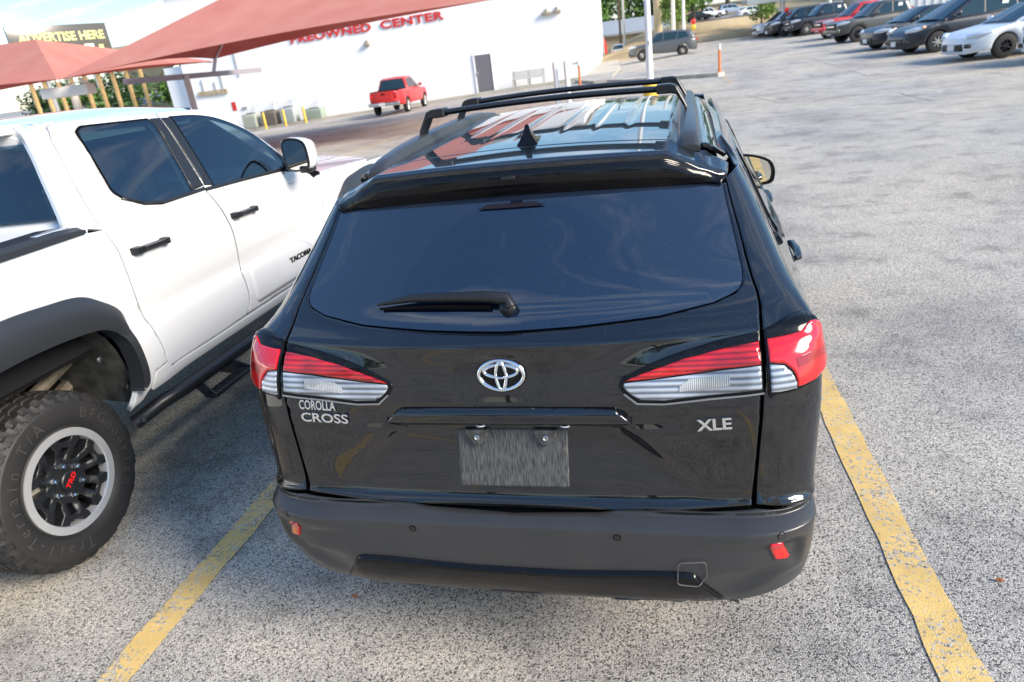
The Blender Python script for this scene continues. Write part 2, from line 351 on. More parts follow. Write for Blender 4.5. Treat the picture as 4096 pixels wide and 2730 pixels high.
def paint_mat(name, col, wear=.5):
    m = bpy.data.materials.new(name); m.use_nodes = True; t = m.node_tree; b = t.nodes['Principled BSDF']
    tcn, colr, hgt, mid, noise, ramp = asphalt_nodes(t)
    wv = noise(55, 6, .72); wb = noise(5, 4, .6); wm = t.nodes.new('ShaderNodeMath'); wm.operation = 'MULTIPLY_ADD'; wm.inputs[1].default_value = .55; t.links.new(wb.outputs[0], wm.inputs[0]); ws_ = t.nodes.new('ShaderNodeMath'); ws_.operation = 'SUBTRACT'; ws_.inputs[1].default_value = .275; t.links.new(wv.outputs[0], wm.inputs[2]); t.links.new(wm.outputs[0], ws_.inputs[0]); msk = ramp(ws_.outputs[0], [(wear - .15, (0, 0, 0)), (wear - .06, (1, 1, 1))])
    pv = noise(7, 4); pc = ramp(pv.outputs[0], [(.3, tuple(c * .82 for c in col)), (.7, tuple(min(1, c * 1.1) for c in col))])
    mm = t.nodes.new('ShaderNodeMix'); mm.data_type = 'RGBA'; t.links.new(msk, mm.inputs['Factor']); t.links.new(colr, mm.inputs['A']); t.links.new(pc, mm.inputs['B'])
    t.links.new(mm.outputs['Result'], b.inputs['Base Color']); b.inputs['Roughness'].default_value = .75
    bp = t.nodes.new('ShaderNodeBump'); bp.inputs['Strength'].default_value = .4; bp.inputs['Distance'].default_value = .005; t.links.new(hgt, bp.inputs['Height']); t.links.new(bp.outputs[0], b.inputs['Normal'])
    return m
yellow_p = paint_mat('yellow_line_paint', (.74, .50, .17), .545)
yellow_far = paint_mat('faded_yellow_paint', (.62, .42, .18), .60)
def axis_vals(lo, hi, near, step, far):
    v = [x for x in np.arange(-near, near + .01, step)]; x = near
    while x < hi: x *= 1.35; v.append(min(x, hi))
    x = -near
    while x > lo: x *= 1.35; v.insert(0, max(x, lo))
    return v
gx, gy = axis_vals(-900, 900, 36, 1.5, 0), axis_vals(-900, 900, 84, 1.5, 0)
gv = [(x, y, G(x, y)) for y in gy for x in gx]; nx = len(gx)
gf = [(j * nx + i, j * nx + i + 1, (j + 1) * nx + i + 1, (j + 1) * nx + i) for j in range(len(gy) - 1) for i in range(nx - 1)]
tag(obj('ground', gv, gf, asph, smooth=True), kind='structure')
def strip(name, pts, wd, m, z=.004, jit=.0):
    """painted line following the ground"""
    P = []
    for (ax, ay), (bx, by) in zip(pts, pts[1:]):
        k = max(1, int(math.hypot(bx - ax, by - ay) / .12) if math.hypot(bx - ax, by - ay) < 12 else int(math.hypot(bx - ax, by - ay)))
        P += [(ax + (bx - ax) * i / k, ay + (by - ay) * i / k) for i in range(k)]
    P.append(pts[-1]); V = []; F = []
    for i, (x, y) in enumerate(P):
        a, c_ = P[max(0, i - 1)], P[min(len(P) - 1, i + 1)]; d = Vector((c_[0] - a[0], c_[1] - a[1])).normalized(); n = Vector((-d.y, d.x))
        for s in (-1, 1): q = (x + n.x * s * (wd / 2 + random.uniform(-jit, jit)), y + n.y * s * (wd / 2 + random.uniform(-jit, jit))); V.append((q[0], q[1], G(*q) + z))
    F = [(2 * i, 2 * i + 1, 2 * i + 3, 2 * i + 2) for i in range(len(P) - 1)]
    o = obj(name, V, F, m); return tag(o, kind='structure')
strip('parking_line', [(-1.44, -4.2), (-1.515, 1.05), (-1.60, 4.6)], .128, yellow_p, jit=.006)
strip('parking_line', [(1.40, -4.4), (1.277, .18), (1.221, 1.48), (1.10, 4.6)], .138, yellow_p, jit=.006)

tar_m = mat('tar_seam', (.10, .095, .09), .8, noise=(9, .4, 4))
for cp_ in ([(2.98, 17.48), (3.64, 17.28), (4.24, 17.15), (4.84, 16.9), (5.78, 16.97), (6.97, 16.98)], [(5.47, 34.3), (5.6, 29.4), (5.65, 21.7)], [(5.13, 16.8), (5.17, 15.6), (5.25, 14.5)], [(2.11, 20.1), (2.65, 17.3), (3.15, 17.1)]):
    strip('crack', [(x + random.uniform(-.03, .03), y + random.uniform(-.05, .05)) for x, y in spline(cp_, 7)], .028, tar_m, .003, .01)
def pchip(xs,ys):
    n=len(xs); h=[xs[i+1]-xs[i] for i in range(n-1)]; d=[(ys[i+1]-ys[i])/h[i] for i in range(n-1)]
    m=[0.0]*n; m[0]=d[0]; m[-1]=d[-1]
    for i in range(1,n-1):
        if d[i-1]*d[i]<=0: m[i]=0.0
        else:
            w1=2*h[i]+h[i-1]; w2=h[i]+2*h[i-1]; m[i]=(w1+w2)/(w1/d[i-1]+w2/d[i])
    def f(x):
        if x<=xs[0]: return ys[0]+m[0]*(x-xs[0])
        if x>=xs[-1]: return ys[-1]+m[-1]*(x-xs[-1])
        lo,hi=0,n-1
        while hi-lo>1:
            k=(lo+hi)//2
            if xs[k]<=x: lo=k
            else: hi=k
        t=(x-xs[lo])/h[lo]; t2=t*t; t3=t2*t
        return (2*t3-3*t2+1)*ys[lo]+(t3-2*t2+t)*h[lo]*m[lo]+(-2*t3+3*t2)*ys[hi]+(t3-t2)*h[lo]*m[hi]
    return f
_cz=[(0.2,0.18,0.74),(0.3,0.1,0.785),(0.378,0.04,0.8),(0.42,0.02,0.805),(0.478,0.0,0.812),(0.55,-0.008,0.82),(0.636,-0.0135,0.8253),(0.6445,-0.014,0.8258),(0.6475,-0.0095,0.826),(0.66,0.0145,0.824),(0.672,0.038,0.822),(0.683,0.029,0.828),(0.706,0.052,0.829),(0.73,0.056,0.83),(0.85,0.062,0.836),(0.95,0.068,0.84),(1.02,0.078,0.84),(1.1,0.088,0.83),(1.148,0.0835,0.8204),(1.1545,0.084,0.8188),(1.158,0.0885,0.818),(1.165,0.1035,0.8132),(1.18,0.137,0.803),(1.25,0.205,0.768),(1.35,0.315,0.727),(1.488,0.465,0.662),(1.56,0.56,0.6)]
corY0=pchip([c[0] for c in _cz],[c[1] for c in _cz])
corW=pchip([c[0] for c in _cz],[c[2] for c in _cz])
corC=pchip([.2,.62,.70,.75,1.02,1.085,1.15,1.25,1.45,1.56],[0,.0,.01,.02,.03,.06,.19,.22,.30,.30])
corL=pchip([.2,.65,1.0,1.15,1.25,1.56],[.14,.14,.145,.17,.24,.30])
cA,cL=.60,.30
_rm=[(.6,.6),(.69,.676),(.75,.735),(.8,.795),(.9,.895),(1.0,1.0)]
def corS(s,z):
    sg=1 if s>=0 else -1; a=abs(s)
    if .6<a<1.0:
        for (p,q),(p2,q2) in zip(_rm,_rm[1:]):
            if a<=p2: a=q+(q2-q)*(a-p)/(p2-p); break
    w=corW(z); y0=corY0(z); c=corC(z)
    if a<=cA: return (sg*a,y0+c*a*a,z)
    p0=(cA,y0+c*cA*cA); d1=(w-cA)*.66; L=corL(z); p3=(w,y0+L)
    if a>=cA+cL:
        yy=p3[1]+(a-cA-cL); u=(yy-1.9)/1.9; k=min(1,(yy-p3[1])/.95); fl=(.062 if z<1.0 else max(.012,.062-.25*(z-1.0)))
        return (sg*(w+fl*k*k*(3-2*k)-.012*max(0,u)**2-.30*(max(0,yy-3.55)/.85)**2),yy,z)
    p1=(cA+d1,p0[1]+2*c*cA*d1); p2=(w,max(p1[1]+.02,p3[1]-.5*L)); t=(a-cA)/cL; u=1-t
    b=(u*u*u,3*u*u*t,3*u*t*t,t*t*t)
    return (sg*(b[0]*p0[0]+b[1]*p1[0]+b[2]*p2[0]+b[3]*p3[0]),b[0]*p0[1]+b[1]*p1[1]+b[2]*p2[1]+b[3]*p3[1],z)
# ------------------------------------------------------------------ near SUV (black)
suv = empty('black_suv', 'glossy black compact SUV parked in the foreground, seen from behind', 'car')
SUVI = Matrix.Identity(4)
def sv(o):
    o.parent = suv; o.matrix_parent_inverse = SUVI; return o
def child(o, p):
    o.parent = p; o.matrix_parent_inverse = p.matrix_parent_inverse.copy() if False else Matrix.Identity(4); return o
def recess(s, z):
    a = abs(s); h = .335 + (.94 - z) * 1.08
    m = sst(h + .004, h - .085, a) * sst(.945, .915, z) * sst(.695, .89, z)
    d = .027 * m
    r = math.hypot(s, (z - 1.07) * 1.25); d += .006 * sst(.15, .04, r)
    # soft shelf running out from the garnish ends
    d += .006 * sst(.55, .40, a) * sst(.99, .95, z) * sst(.90, .94, z)
    return d
def tailS(s, z):
    x, y, zz = corS(s, z); return (x, y + recess(s, z), zz)
gapR = [(.650, .700), (.652, .78), (.656, .86), (.661, .95), (.664, 1.02), (.671, 1.105), (.673, 1.155), (.686, 1.19), (.688, 1.22), (.682, 1.25), (.676, 1.29), (.666, 1.36), (.640, 1.462)]
half = [(0, .672), (.25, .677), (.45, .688), (.645, .699)] + gapR[1:] + [(.617, 1.462), (.644, 1.36), (.655, 1.29), (.657, 1.262), (.650, 1.240), (.628, 1.222), (.57, 1.206), (.43, 1.190), (.21, 1.182), (0, 1.178)]
tg = spline(half[3:16], 3) ; tgp = half[:3] + tg + half[16:]
tailgate = sv(panel('tailgate', paint_black, tgp[:-1] + [(0, 1.178)] + mirr(tgp[1:-1]), tailS, sp=.013, rim=.02, lines=(.694, .706, .718, .73, 1.148, 1.1545, 1.158, 1.165)))
# rear glass: a film of dust outside the wiper's sweep
t = glass_rear.node_tree; b = t.nodes['Principled BSDF']; prev = b.inputs['Base Color'].links[0].from_socket
tcn = t.nodes.new('ShaderNodeTexCoord'); vm = t.nodes.new('ShaderNodeVectorMath'); vm.operation = 'SUBTRACT'; vm.inputs[1].default_value = (.03, .2, 1.215); t.links.new(tcn.outputs['Object'], vm.inputs[0])
ln_ = t.nodes.new('ShaderNodeVectorMath'); ln_.operation = 'LENGTH'; t.links.new(vm.outputs[0], ln_.inputs[0]); rr_ = t.nodes.new('ShaderNodeValToRGB'); rr_.color_ramp.elements[0].position = .352; rr_.color_ramp.elements[1].position = .360; rr_.color_ramp.elements[0].color = (0, 0, 0, 1); rr_.color_ramp.elements[1].color = (.012, .012, .012, 1); t.links.new(ln_.outputs['Value'], rr_.inputs[0])
mg_ = t.nodes.new('ShaderNodeMix'); mg_.data_type = 'RGBA'; t.links.new(rr_.outputs[0], mg_.inputs['Factor']); t.links.new(prev, mg_.inputs['A']); mg_.inputs['B'].default_value = (.35, .36, .36, 1); t.links.new(mg_.outputs['Result'], b.inputs['Base Color'])
gl = [(0, 1.181), (.21, 1.185), (.43, 1.193), (.57, 1.209), (.626, 1.226), (.647, 1.243), (.654, 1.264), (.652, 1.29), (.641, 1.36), (.613, 1.468), (.40, 1.486), (0, 1.49)]
gls = gl[:3] + spline(gl[3:10], 3) + gl[10:]
rear_glass = sv(panel('rear_window', glass_rear, gls + mirr(gls[1:-1]), corS, sp=.03, rim=.006, roll=0, off=-.003))
# dark liner behind all the gaps
ln = [(0, .655), (.6, .66), (.75, .67), (.9, .66), (1.05, .70), (1.05, 1.12), (.85, 1.2), (.80, 1.30), (.72, 1.45), (0, 1.47)]
sv(panel('inner_liner', gap_mat, ln + mirr(ln[1:-1]), corS, sp=.06, rim=0, roll=0, off=-.045))
# quarter panels and flanks
def arch(cs, cz, r, a0, a1, n=14): return [(cs + r * math.cos(R_(a0 + (a1 - a0) * k / n)), cz + r * math.sin(R_(a0 + (a1 - a0) * k / n))) for k in range(n + 1)]
WR, WF, WZ = 1.66, 4.26, .345
flank = [(a + .0075, b) for a, b in gapR] + [(.648, 1.475), (.75, 1.487), (.95, 1.497), (1.08, 1.535), (2.55, 1.535), (2.75, 1.49), (3.9, 1.02), (4.9, .93), (4.9, .60)] + \
        arch(WF, WZ, .40, 35, 178) + [(3.84, .40), (2.08, .40)] + arch(WR, WZ, .40, 5, 130) + [(1.28, .69), (1.10, .697), (.95, .69), (.85, .682), (.75, .690)]
side_win = rpoly([(1.36, 1.215), (1.16, 1.28), (.99, 1.40), (.99, 1.462), (1.1, 1.478), (2.6, 1.478), (3.55, 1.11), (3.4, 1.085), (2.4, 1.15), (1.7, 1.19)], .03)
clad = arch(WR, WZ, .455, 178, 2, 18) + arch(WR, WZ, .385, 2, 178, 18)
clad_f = arch(WF, WZ, .455, 178, 2, 18) + arch(WF, WZ, .385, 2, 178, 18)
sill = [(2.02, .24), (2.05, .43), (3.88, .43), (3.9, .24)]
for sg in (1, -1):
    f = (lambda p: p) if sg > 0 else mirr
    body = sv(panel('quarter_panel', paint_black, f(flank), corS, sp=.03, rim=.02))
    sv(panel('side_window', glass_dark, f(side_win), corS, sp=.05, rim=.004, roll=.001, off=.002))
    for pa, pb in ((1.60, 1.20), (2.62, 2.06)): sv(panel('door_pillar', gloss_blk, f([(pa, 1.165), (pa + .10, 1.160), (pb + .08, 1.474), (pb, 1.474)]), corS, sp=.04, rim=.003, roll=.001, off=.006))
    sv(panel('window_trim', gloss_blk, f([(3.58, 1.088), (2.4, 1.128), (1.7, 1.165), (1.37, 1.19), (1.37, 1.205), (1.7, 1.182), (2.4, 1.143), (3.58, 1.10)]), corS, sp=.06, rim=.01, roll=.002, off=.008))
    sv(panel('wheel_arch_trim', plastic, f(clad), corS, sp=.03, rim=.03, roll=.006, off=.018))
    sv(panel('wheel_arch_trim', plastic, f(clad_f), corS, sp=.03, rim=.03, roll=.006, off=.018))
    sv(panel('sill_trim', plastic, f(sill), corS, sp=.06, rim=.02, roll=.005, off=.01))
    for ds in (1.60, 2.62):          # door seams
        pts = [(ds + .02, .44), (ds - .004 + .10, .60), (ds + .16, .80), (ds + .14, 1.0), (ds + .02, 1.14)] if ds < 2 else [(ds, .44), (ds, .8), (ds - .03, 1.12)]
        c1 = spline(pts, 5); sv(panel('door_seam', gap_mat, f([(a, b) for a, b in c1] + [(a + .007, b) for a, b in c1[::-1]]), corS, sp=.05, rim=0, roll=0, off=.0015))
    # door handles
    for hs in (1.98, 3.0):
        p = Vector(corS(sg * hs, 1.02)); hb = bmesh.new()
        tube(hb, [p + Vector((sg * .004, -.10, .0)), p + Vector((sg * .018, -.085, .0)), p + Vector((sg * .024, 0, .004)), p + Vector((sg * .018, .085, .008)), p + Vector((sg * .004, .10, .008))], [.010, .015, .017, .015, .010], 10)
        sv(bobj('door_handle', hb, paint_black))
# tail lamps
def striped(name, ca, cb, scale, metal=0, axis=2):
    m = bpy.data.materials.new(name); m.use_nodes = True; t = m.node_tree; b = t.nodes['Principled BSDF']
    tcn = t.nodes.new('ShaderNodeTexCoord'); wv = t.nodes.new('ShaderNodeTexWave'); wv.bands_direction = 'XYZ'[axis]; wv.inputs['Scale'].default_value = scale; wv.inputs['Distortion'].default_value = .25; wv.inputs['Detail'].default_value = 2
    t.links.new(tcn.outputs['Object'], wv.inputs['Vector']); rp = t.nodes.new('ShaderNodeValToRGB'); rp.color_ramp.elements[0].color = (*[v * .55 for v in ca], 1); rp.color_ramp.elements[1].color = (*cb, 1); e_ = rp.color_ramp.elements.new(.22); e_.color = (*ca, 1)
    n3 = t.nodes.new('ShaderNodeTexNoise'); n3.inputs['Scale'].default_value = 9; n3.inputs['Detail'].default_value = 2; t.links.new(tcn.outputs['Object'], n3.inputs['Vector']); r3 = t.nodes.new('ShaderNodeValToRGB'); r3.color_ramp.elements[0].position = .35; r3.color_ramp.elements[1].position = .62; r3.color_ramp.elements[0].color = (.45, .45, .45, 1); m3 = t.nodes.new('ShaderNodeMix'); m3.data_type = 'RGBA'; m3.blend_type = 'MULTIPLY'; m3.inputs['Factor'].default_value = .8; t.links.new(n3.outputs[0], r3.inputs[0]); t.links.new(rp.outputs[0], m3.inputs['A']); t.links.new(r3.outputs[0], m3.inputs['B'])
    t.links.new(wv.outputs[0], rp.inputs[0]); t.links.new(m3.outputs['Result'], b.inputs['Base Color'])
    bp = t.nodes.new('ShaderNodeBump'); bp.inputs['Strength'].default_value = .35; bp.inputs['Distance'].default_value = .003; t.links.new(wv.outputs[0], bp.inputs['Height']); t.links.new(bp.outputs[0], b.inputs['Normal'])
    b.inputs['Roughness'].default_value = .15; b.inputs['Metallic'].default_value = metal; b.inputs['Coat Weight'].default_value = 1; b.inputs['Coat Roughness'].default_value = .01
    return m
red_str = striped('red_ribbed_lens', (.46, .003, .006), (.74, .010, .012), 26)
clr_str = striped('clear_ribbed_lens', (.26, .29, .34), (.60, .64, .70), 20, .25)
clr_bulb = striped('lamp_reflector', (.55, .58, .62), (.85, .87, .9), 60, .5, 0)
hous = [(.669, 1.150), (.56, 1.136), (.458, 1.113), (.393, 1.090), (.345, 1.064), (.320, 1.044), (.332, 1.018), (.366, .990), (.437, .988), (.55, 1.000), (.669, 1.010)]
redp = [(.664, 1.125), (.585, 1.118), (.485, 1.101), (.414, 1.080), (.36, 1.061), (.334, 1.050), (.44, 1.060), (.57, 1.074), (.664, 1.081)]
clrp = [(.664, 1.077), (.57, 1.070), (.44, 1.056), (.336, 1.046), (.333, 1.037), (.346, 1.02), (.376, 1.001), (.437, .999), (.55, 1.011), (.664, 1.021)]
rflp = [(.60, 1.062), (.50, 1.053), (.475, 1.035), (.475, 1.022), (.60, 1.034)]
o_hous = [(.679, 1.152), (.73, 1.162), (.769, 1.168), (.82, 1.166), (.90, 1.148), (.975, 1.10), (.95, 1.045), (.89, 1.034), (.82, 1.022), (.75, 1.007), (.70, 1.004), (.679, 1.006)]
o_red = [(.683, 1.127), (.735, 1.130), (.775, 1.135), (.812, 1.154), (.90, 1.138), (.965, 1.098), (.94, 1.052), (.88, 1.042), (.80, 1.027), (.748, 1.018), (.744, 1.030), (.735, 1.056), (.716, 1.076), (.683, 1.083)]
o_clr = [(.683, 1.079), (.714, 1.072), (.731, 1.053), (.741, 1.030), (.742, 1.015), (.70, 1.012), (.683, 1.013)]
for sg in (1, -1):
    f = (lambda p: p) if sg > 0 else mirr
    L = sv(panel('tail_lamp', gloss_blk, f(spline(hous[:10], 3) + [hous[10]]), corS, sp=.02, rim=.012, roll=.003, off=.004))
    panel('red_lens', red_str, f(redp), corS, L, sp=.02, rim=.004, roll=.0015, off=.008)
    panel('clear_lens', clr_str, f(clrp), corS, L, sp=.02, rim=.004, roll=.0015, off=.008)
    panel('lamp_reflector', clr_bulb, f(rflp), corS, L, sp=.02, rim=.001, roll=0, off=.0095)
    panel('chrome_strip', satin, f([(.668, 1.0125), (.55, 1.0025), (.437, .9905), (.368, .9925), (.336, 1.0185), (.332, 1.016), (.366, .988), (.437, .986), (.55, .998), (.668, 1.008)]), corS, L, sp=.03, rim=.002, roll=0, off=.0075)
    L2 = sv(panel('tail_lamp', gloss_blk, f(spline(o_hous + o_hous[:1], 3)[:-1]), corS, sp=.016, rim=.012, roll=.004, off=.010))
    panel('red_lens', red_lens, f(spline(o_red[:13], 3) + [o_red[13]]), corS, L2, sp=.014, rim=.004, roll=.0015, off=.014)
    panel('lens_band', red_dark, f([(.745, 1.085), (.80, 1.092), (.87, 1.090), (.92, 1.075), (.90, 1.066), (.80, 1.070), (.748, 1.062)]), corS, L2, sp=.014, rim=.001, roll=0, off=.0152)
    panel('clear_lens', clr_str, f(o_clr), corS, L2, sp=.014, rim=.004, roll=.0015, off=.014)
# bumper
def bumpS(s, z):
    x, y, zz = corS(s, z); a = abs(s)
    up = .612; lo = .43 + .10 * sst(.60, .78, a)
    m = sst(.46, .72, a) * sst(.80, .765, a) * sst(up + .01, up - .03, z) * sst(lo - .035, lo + .03, z)
    d = .017 * m
    d += .012 * sst(.52, .47, z) * sst(.50, .62, a) * sst(.9, .75, a)
    return (x - (d * .6 if s > 0 else -d * .6), y + d, zz)
bh = [(0, .325), (.35, .338), (.6, .355), (.72, .395), (.85, .425), (1.0, .44), (1.27, .44), (1.30, .62), (1.26, .683), (1.10, .690), (.95, .683), (.85, .675), (.75, .683), (.657, .693), (.645, .692), (.45, .681), (.25, .670), (0, .665)]
bumper = sv(panel('rear_bumper', plastic, bh + mirr(bh[1:-1]), bumpS, sp=.013, rim=.03, roll=.003, lines=(.630, .636, .6445, .6475, .653, .660, .666)))
refl = [(.690, .608), (.727, .606), (.757, .546), (.751, .537), (.716, .542)]
for sg in (1, -1):
    f = (lambda p: p) if sg > 0 else mirr
    sv(panel('reflector', red_lens, f(rpoly(refl, .008)), bumpS, sp=.012, rim=.02, roll=.0015, off=.006))
    for s_, z_, r_ in ((.715, .637, .0105), (.299, .623, .0115)):
        k = sv(panel('parking_sensor', gap_mat, f([(s_ + r_ * math.cos(t * .5236), z_ + r_ * math.sin(t * .5236)) for t in range(12)]), bumpS, sp=.01, rim=0, roll=0, off=.0008))
        panel('sensor_face', plastic if s_ > .5 else plastic_blk, f([(s_ + r_ * .82 * math.cos(t * .5236), z_ + r_ * .82 * math.sin(t * .5236)) for t in range(12)]), bumpS, k, sp=.01, rim=0, roll=0, off=.0016)
def zt_(a): return .492 + .018 * sst(.10, .47, a) - 1.12 * max(0, a - .505) - .25 * max(0, a - .48)
def zb_(a): return .335 + .034 * sst(.2, .62, a)
def ins_out(s, z):
    a = abs(s); zt, zb = zt_(a), zb_(a)
    if z > zt or zt - zb < .004: return 0
    k = (zt - z); return .012 * min(1, k / .010) * sst(.64, .60, a) - .016 * sst(.03, 0, z - zb)
def insS(s, z):
    x, y, zz = bumpS(s, z); return (x, y - ins_out(s, z), zz)
bm = bmesh.new(); cols = []
for k in range(201):
    s_ = -.632 + 1.264 * k / 200; a = abs(s_); zt, zb = zt_(a), max(zb_(a), 0); hh = max(zt - zb, .002); col_ = []
    for d in (-.004, .0, .003, .007, .013, .020, .05, .08, .11, .13, .15):
        z = zt - min(d, hh) if d >= 0 else zt + .002; x, y, zz = bumpS(s_, z); o_ = ins_out(s_, z) + .002 if d >= 0 else -.01
        col_.append(bm.verts.new((x, y - o_, zz)))
    cols.append(col_)
for A, B in zip(cols, cols[1:]):
    for j_ in range(len(A) - 1): bm.faces.new((A[j_], B[j_], B[j_ + 1], A[j_ + 1]))
insert = sv(bobj('bumper_insert', bm, gloss_blk, ang=50))
for xa in (-.40, -.02, .36):
    panel('skid_tab', plastic, [(xa - .115, .346), (xa - .085, .368), (xa + .075, .368), (xa + .115, .346), (xa + .1, .338), (xa - .1, .338)], insS, insert, sp=.03, rim=.01, roll=.003, off=.006)
tow = rpoly([(.456, .476), (.460, .548), (.536, .554), (.539, .495), (.515, .471)], .012)
tow_i = [(.4975 + (a - .4975) * .955, .513 + (b - .513) * .955) for a, b in tow]
sv(panel('tow_cover_seam', mat('seam_grey', (.13, .13, .13), .6), tow, insS, sp=.006, rim=.002, roll=0, off=.0065, holes=[tow_i]))
# garnish above the plate
gtop = [(-.352, .936), (-.317, .966), (-.276, .979), (0, .981), (.276, .979), (.317, .966), (.352, .936)]
gbot = [(.330, .920), (.298, .914), (.27, .921), (0, .923), (-.27, .921), (-.298, .914), (-.330, .920)]
def garS(s, z):
    x, y, zz = corS(s, z); return (x, y - .012 * sst(.99, .96, z) + .022 * sst(.945, .915, z), zz)
garn = sv(panel('plate_garnish', paint_black, spline(gtop, 4) + spline(gbot, 4), garS, sp=.014, rim=.02, roll=.004, off=.003, ring=.006))
# plate mount: dusty patch, brackets, lamps
m = bpy.data.materials.new('dusty_streaks'); m.use_nodes = True; t = m.node_tree; b = t.nodes['Principled BSDF']
tcn = t.nodes.new('ShaderNodeTexCoord'); mpn = t.nodes.new('ShaderNodeMapping'); mpn.inputs['Scale'].default_value = (300, 60, 30); nn = t.nodes.new('ShaderNodeTexNoise'); nn.inputs['Scale'].default_value = 1; nn.inputs['Detail'].default_value = 5
t.links.new(tcn.outputs['Object'], mpn.inputs[0]); t.links.new(mpn.outputs[0], nn.inputs['Vector'])
rp = t.nodes.new('ShaderNodeValToRGB'); rp.color_ramp.elements[0].position = .36; rp.color_ramp.elements[1].position = .78; rp.color_ramp.elements[0].color = (.030, .030, .030, 1); rp.color_ramp.elements[1].color = (.15, .147, .14, 1)
t.links.new(nn.outputs[0], rp.inputs[0]); t.links.new(rp.outputs[0], b.inputs['Base Color']); b.inputs['Roughness'].default_value = .6
streak_m = m
pl = sv(panel('plate_backing', streak_m, rpoly([(-.155, .729), (-.152, .900), (.170, .902), (.167, .733)], .006), tailS, sp=.02, rim=.002, roll=.0005, off=.0025))
def surfM(S, s, z, off=0):
    h = 1e-3; p = Vector(S(s, z)); a = (Vector(S(s + h, z)) - Vector(S(s - h, z))).normalized(); bb = (Vector(S(s, z + h)) - Vector(S(s, z - h))).normalized()
    n = a.cross(bb).normalized(); return frame(p + n * off, a, n)
for s_ in (-.089, .110):
    bm = bmesh.new(); o2 = [(-.036, .022), (.036, .022), (.038, .010), (.012, -.030), (0, -.034), (-.012, -.030), (-.038, .010)]
    top = [bm.verts.new((x * .86, y * .86, .010)) for x, y in o2]; bot = [bm.verts.new((x, y, 0)) for x, y in o2]
    bm.faces.new(top)
    for k in range(7): bm.faces.new((bot[k], bot[(k + 1) % 7], top[(k + 1) % 7], top[k]))
    br = bobj('plate_bracket', bm, mat('smudged_plastic', (.055, .055, .053), .25, coat=.6, noise=(60, .7, 4))); br.matrix_local = surfM(tailS, s_, .884, .003); br.parent = suv; br.matrix_parent_inverse = SUVI
    bm = bmesh.new(); lathe(bm, [(0, .0085), (.004, .0085), (.005, .006), (.003, .004), (.003, .0001)], 12, 'Z'); sc_ = bobj('screw', bm, satin, br); sc_.location = (0, -.004, .010)
for s_ in (-.07, .17):
    bm = bmesh.new(); lathe(bm, [(0, .015), (.004, .015), (.006, .011), (.006, .0001)], 16, 'Z'); q = bobj('plate_lamp', bm, clear_lens); q.matrix_local = surfM(garS, s_, .925, -.002) @ Matrix.Rotation(R_(35), 4, 'X'); q.parent = suv; q.matrix_parent_inverse = SUVI
# badge: three interlocked ellipses
EM = surfM(tailS, .0035, 1.071, .004)
badge = bpy.data.objects.new('badge', None); link(badge, suv); badge.matrix_parent_inverse = SUVI; badge.matrix_local = EM; badge.empty_display_size = .05
def ering(cx, cy, rx, ry, wd, wd2, h, nm, zb=0):
    bm = bmesh.new(); N = 48; rings = []
    for k in range(N):
        t = 2 * math.pi * k / N; c_, s_ = math.cos(t), math.sin(t); ww = wd * abs(c_) + wd2 * abs(s_)
        rings.append([bm.verts.new((cx + c_ * (rx - o * ww), cy + s_ * (ry - o * ww), zb + hh)) for o, hh in ((0, 0), (.18, h * .8), (.5, h), (.82, h * .8), (1, 0))])
    for k in range(N):
        A, B = rings[k], rings[(k + 1) % N]
        for j in range(4): bm.faces.new((A[j], B[j], B[j + 1], A[j + 1]))
    return bobj(nm, bm, chrome, badge, ang=80)
ering(0, 0, .0690, .0475, .0105, .0075, .007, 'badge_ring')
ering(0, .0115, .0520, .0225, .0085, .0065, .006, 'badge_ring', .001)
ering(0, -.0015, .0190, .0440, .0075, .0085, .006, 'badge_ring', .002)
bm = bmesh.new(); lathe(bm, [(-.003, .999), (.0005, .999), (.0005, .001)], 40, 'Z', Matrix.Diagonal((.071, .0495, 1, 1))); bobj('badge_plate', bm, gloss_blk, badge, 30)
# model lettering, chromed and raised
def letters(name, s, size, s_, z_, width, shear=.0, rot=0, **k):
    me = text_mesh(s, size, **k); xs = [v.co.x for v in me.vertices]; sx = width / (max(xs) - min(xs)); me.transform(Matrix.Diagonal((sx, 1, 1, 1)))
    me.materials.clear(); me.materials.append(chrome); o = link(bpy.data.objects.new(name, me), suv); o.matrix_parent_inverse = SUVI
    o.matrix_local = surfM(tailS, s_, z_, .003) @ Matrix.Rotation(R_(rot), 4, 'Z'); return o
letters('model_lettering', 'COROLLA', .040, -.570, .982, .120, rot=-2, ext=.0025, bold=.0008, shear=.12)
letters('model_lettering', 'CROSS', .040, -.552, .943, .155, rot=-2, ext=.0025, bold=.0008, shear=.12)
letters('trim_lettering', 'XLE', .044, .562, .930, .088, rot=4, ext=.003, bold=.0012, shear=.55)
# wiper
def gp_(s, z, off): M = surfM(corS, s, z, off); return M.translation
bm = bmesh.new(); path = [(.034, 1.226, .020), (.022, 1.243, .026), (-.05, 1.247, .028), (-.26, 1.247, .024), (-.378, 1.235, .014)]
pts = [gp_(*p) for p in path]; tube(bm, pts, [.015, .017, .0165, .012, .004], 10); wiper = sv(bobj('rear_wiper', bm, plastic_blk))
bm = bmesh.new(); tube(bm, [gp_(s, z, o) for s, z, o in ((-.37, 1.227, .008), (-.2, 1.232, .010), (-.03, 1.230, .010))], [.004, .0065, .0065], 8); bobj('wiper_blade', bm, gap_mat, wiper)
bm = bmesh.new(); Mx = surfM(corS, .018, 1.230, 0); lathe(bm, [(0, .024), (.012, .023), (.022, .016), (.022, .0001)], 20, 'Z', Mx); bobj('wiper_pivot', bm, plastic_blk, wiper)
